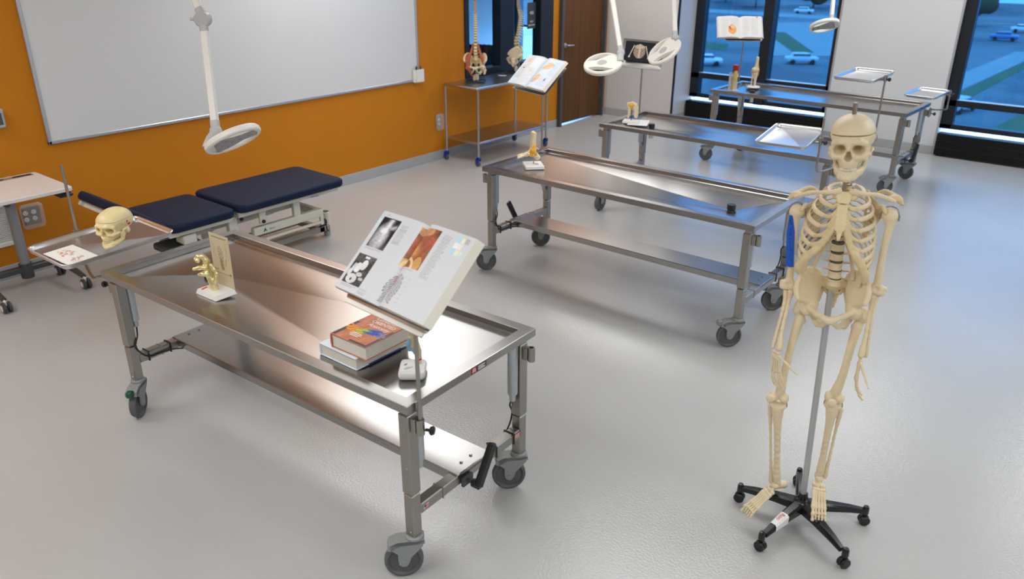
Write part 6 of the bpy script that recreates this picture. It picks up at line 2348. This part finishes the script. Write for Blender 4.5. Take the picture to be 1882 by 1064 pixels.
exam_lamp('white ring lamp in front of the door, left of the black picture sheet', (-3.471, 5.403, 1.369), H2, (-3.385, 5.519, 1.451), (-3.70, 5.69, 2.22), (-3.9, 5.75, 2.55), (-3.0, 5.3, CEIL), 1)
exam_lamp('tilted white ring lamp covering the right edge of the black picture sheet', (-3.327, 6.107, 1.413), H3, (-3.287, 6.2, 1.515), (-3.50, 6.41, 2.22), (-3.6, 6.5, 2.55), (-2.9, 6.2, CEIL), 1)
exam_lamp('white ring lamp in front of the far window, small and partly seen from below', (-2.957, 8.813, 1.448), H4, (-2.913, 8.875, 1.500), (-3.05, 9.13, 2.25), (-3.1, 9.2, 2.55), (-2.8, 8.7, CEIL), 1)
# ------------------------------------------------------------------ the car park and road below the windows
def ground_patch(nm, poly, m, z):
    b = MB().prism([(x * ES, y * ES) for x, y in poly], 0, .04, o=(0, 0, z))
    return struct(b, nm, m)
ground_patch('exterior_plaza', [(-35, 84), (-28, 90), (-19.6, 62.5), (-24.0, 59.0)], 'kerb', GZ)
ground_patch('exterior_path', [(-10.9, 52.0), (-9.2, 52.0), (-8.2, 74), (-9.9, 74)], 'kerb', GZ)
ground_patch('exterior_grass', [(-9.2, 48.5), (-8.3, 48.5), (-7.6, 74), (-8.2, 74)], 'grass', GZ)
ground_patch('exterior_lawn', [(-6.0, 38.5), (-3.0, 38.5), (-4.2, 48), (-5.2, 48)], 'grass', GZ)
ground_patch('exterior_verge', [(-31, 60), (-27.5, 60), (-29, 64), (-32, 64)], 'grass', GZ)
ground_patch('exterior_strip', [(-30.5, 75), (-29.0, 76), (-21.6, 63.0), (-22.8, 62.0)], 'grass', GZ + .03)
ground_patch('exterior_lane', [(-60, 92), (-20, 92), (-20, 97), (-60, 97)], 'kerb', GZ)
M['car_glass'] = mat('car_glass', (.06, .09, .12), .2)
def car(label, x, y, rz, col):
    t = thing('car', label, 'car', (x * ES, y * ES, GZ + .04), rz, 'cars parked outside')
    m = mat('car_paint', col, .3, .1, .03)
    s = SDF(.07)
    s.box((0, 0, .62), (2.15, .88, .34), .25)
    s.box((-.15, 0, 1.12), (1.15, .74, .34), .28, k=.25)
    s.build('body', m, t)
    s = SDF(.07)
    s.box((-.15, 0, 1.16), (1.13, .77, .20), .15)
    s.build('windows', 'car_glass', t)
    for a in (-1.3, 1.3):
        for b2 in (-.82, .82):
            MB().lathe([(0, -.1), (.28, -.1), (.33, -.06), (.33, .06), (.28, .1), (0, .1)], (a, b2, .33), (0, 1, 0), 18).build('wheel', 'dark', t)
car('white car outside the left window, left of the book stand pole', -24.9, 51.6, .6, (.75, .77, .8))
car('pale car outside the left window, right of the book stand pole', -20.2, 56.6, .6, (.6, .63, .68))
car('small white car far outside behind the farthest lamp', -35.5, 98.0, .2, (.75, .77, .8))
car('blue car across the road outside the right window', -12.1, 82.0, .1, (.10, .22, .45))
car('white car beyond the blue one outside the right window', -11.9, 90.5, .1, (.75, .77, .8))
car('silver car close below the right window', -7.9, 45.0, 1.35, (.55, .58, .62))
def tree(label, x, y, h, r):
    x, y, h, r = x * ES, y * ES, h * 1.5, r * 1.5
    t = thing('tree', label, 'tree', (x, y, GZ), 0, 'trees beyond the car park')
    MB().cyl((0, 0, 0), (0, 0, h * .5), .22, .12, 10).build('trunk', 'desk_dark', t)
    s = SDF(.35)
    q = np.random.default_rng(int(abs(x) * 10))
    for _ in range(14):
        s.ell((q.uniform(-.6, .6) * r, q.uniform(-.6, .6) * r, h * .62 + q.uniform(-.3, .35) * r), r * q.uniform(.35, .6), k=.3)
    s.build('crown', 'leaf', t)
for i, (x, y, h, r) in enumerate(((-17.0, 95, 5, 2.6), (-44, 104, 6, 3.4), (-51, 110, 6, 3.6), (-38, 108, 5, 3.0), (-21, 122, 6, 3.5), (-14, 126, 6, 3.5))):
    tree(('round green tree left of the cars outside the right window', 'dark tree at the far left of the left window', 'leftmost distant tree behind the dark tree in the left window', 'low tree beyond the far white car', 'distant tree at the top left of the right window', 'distant tree at the top right of the right window')[i], x, y, h, r)
bpy.context.view_layer.update()
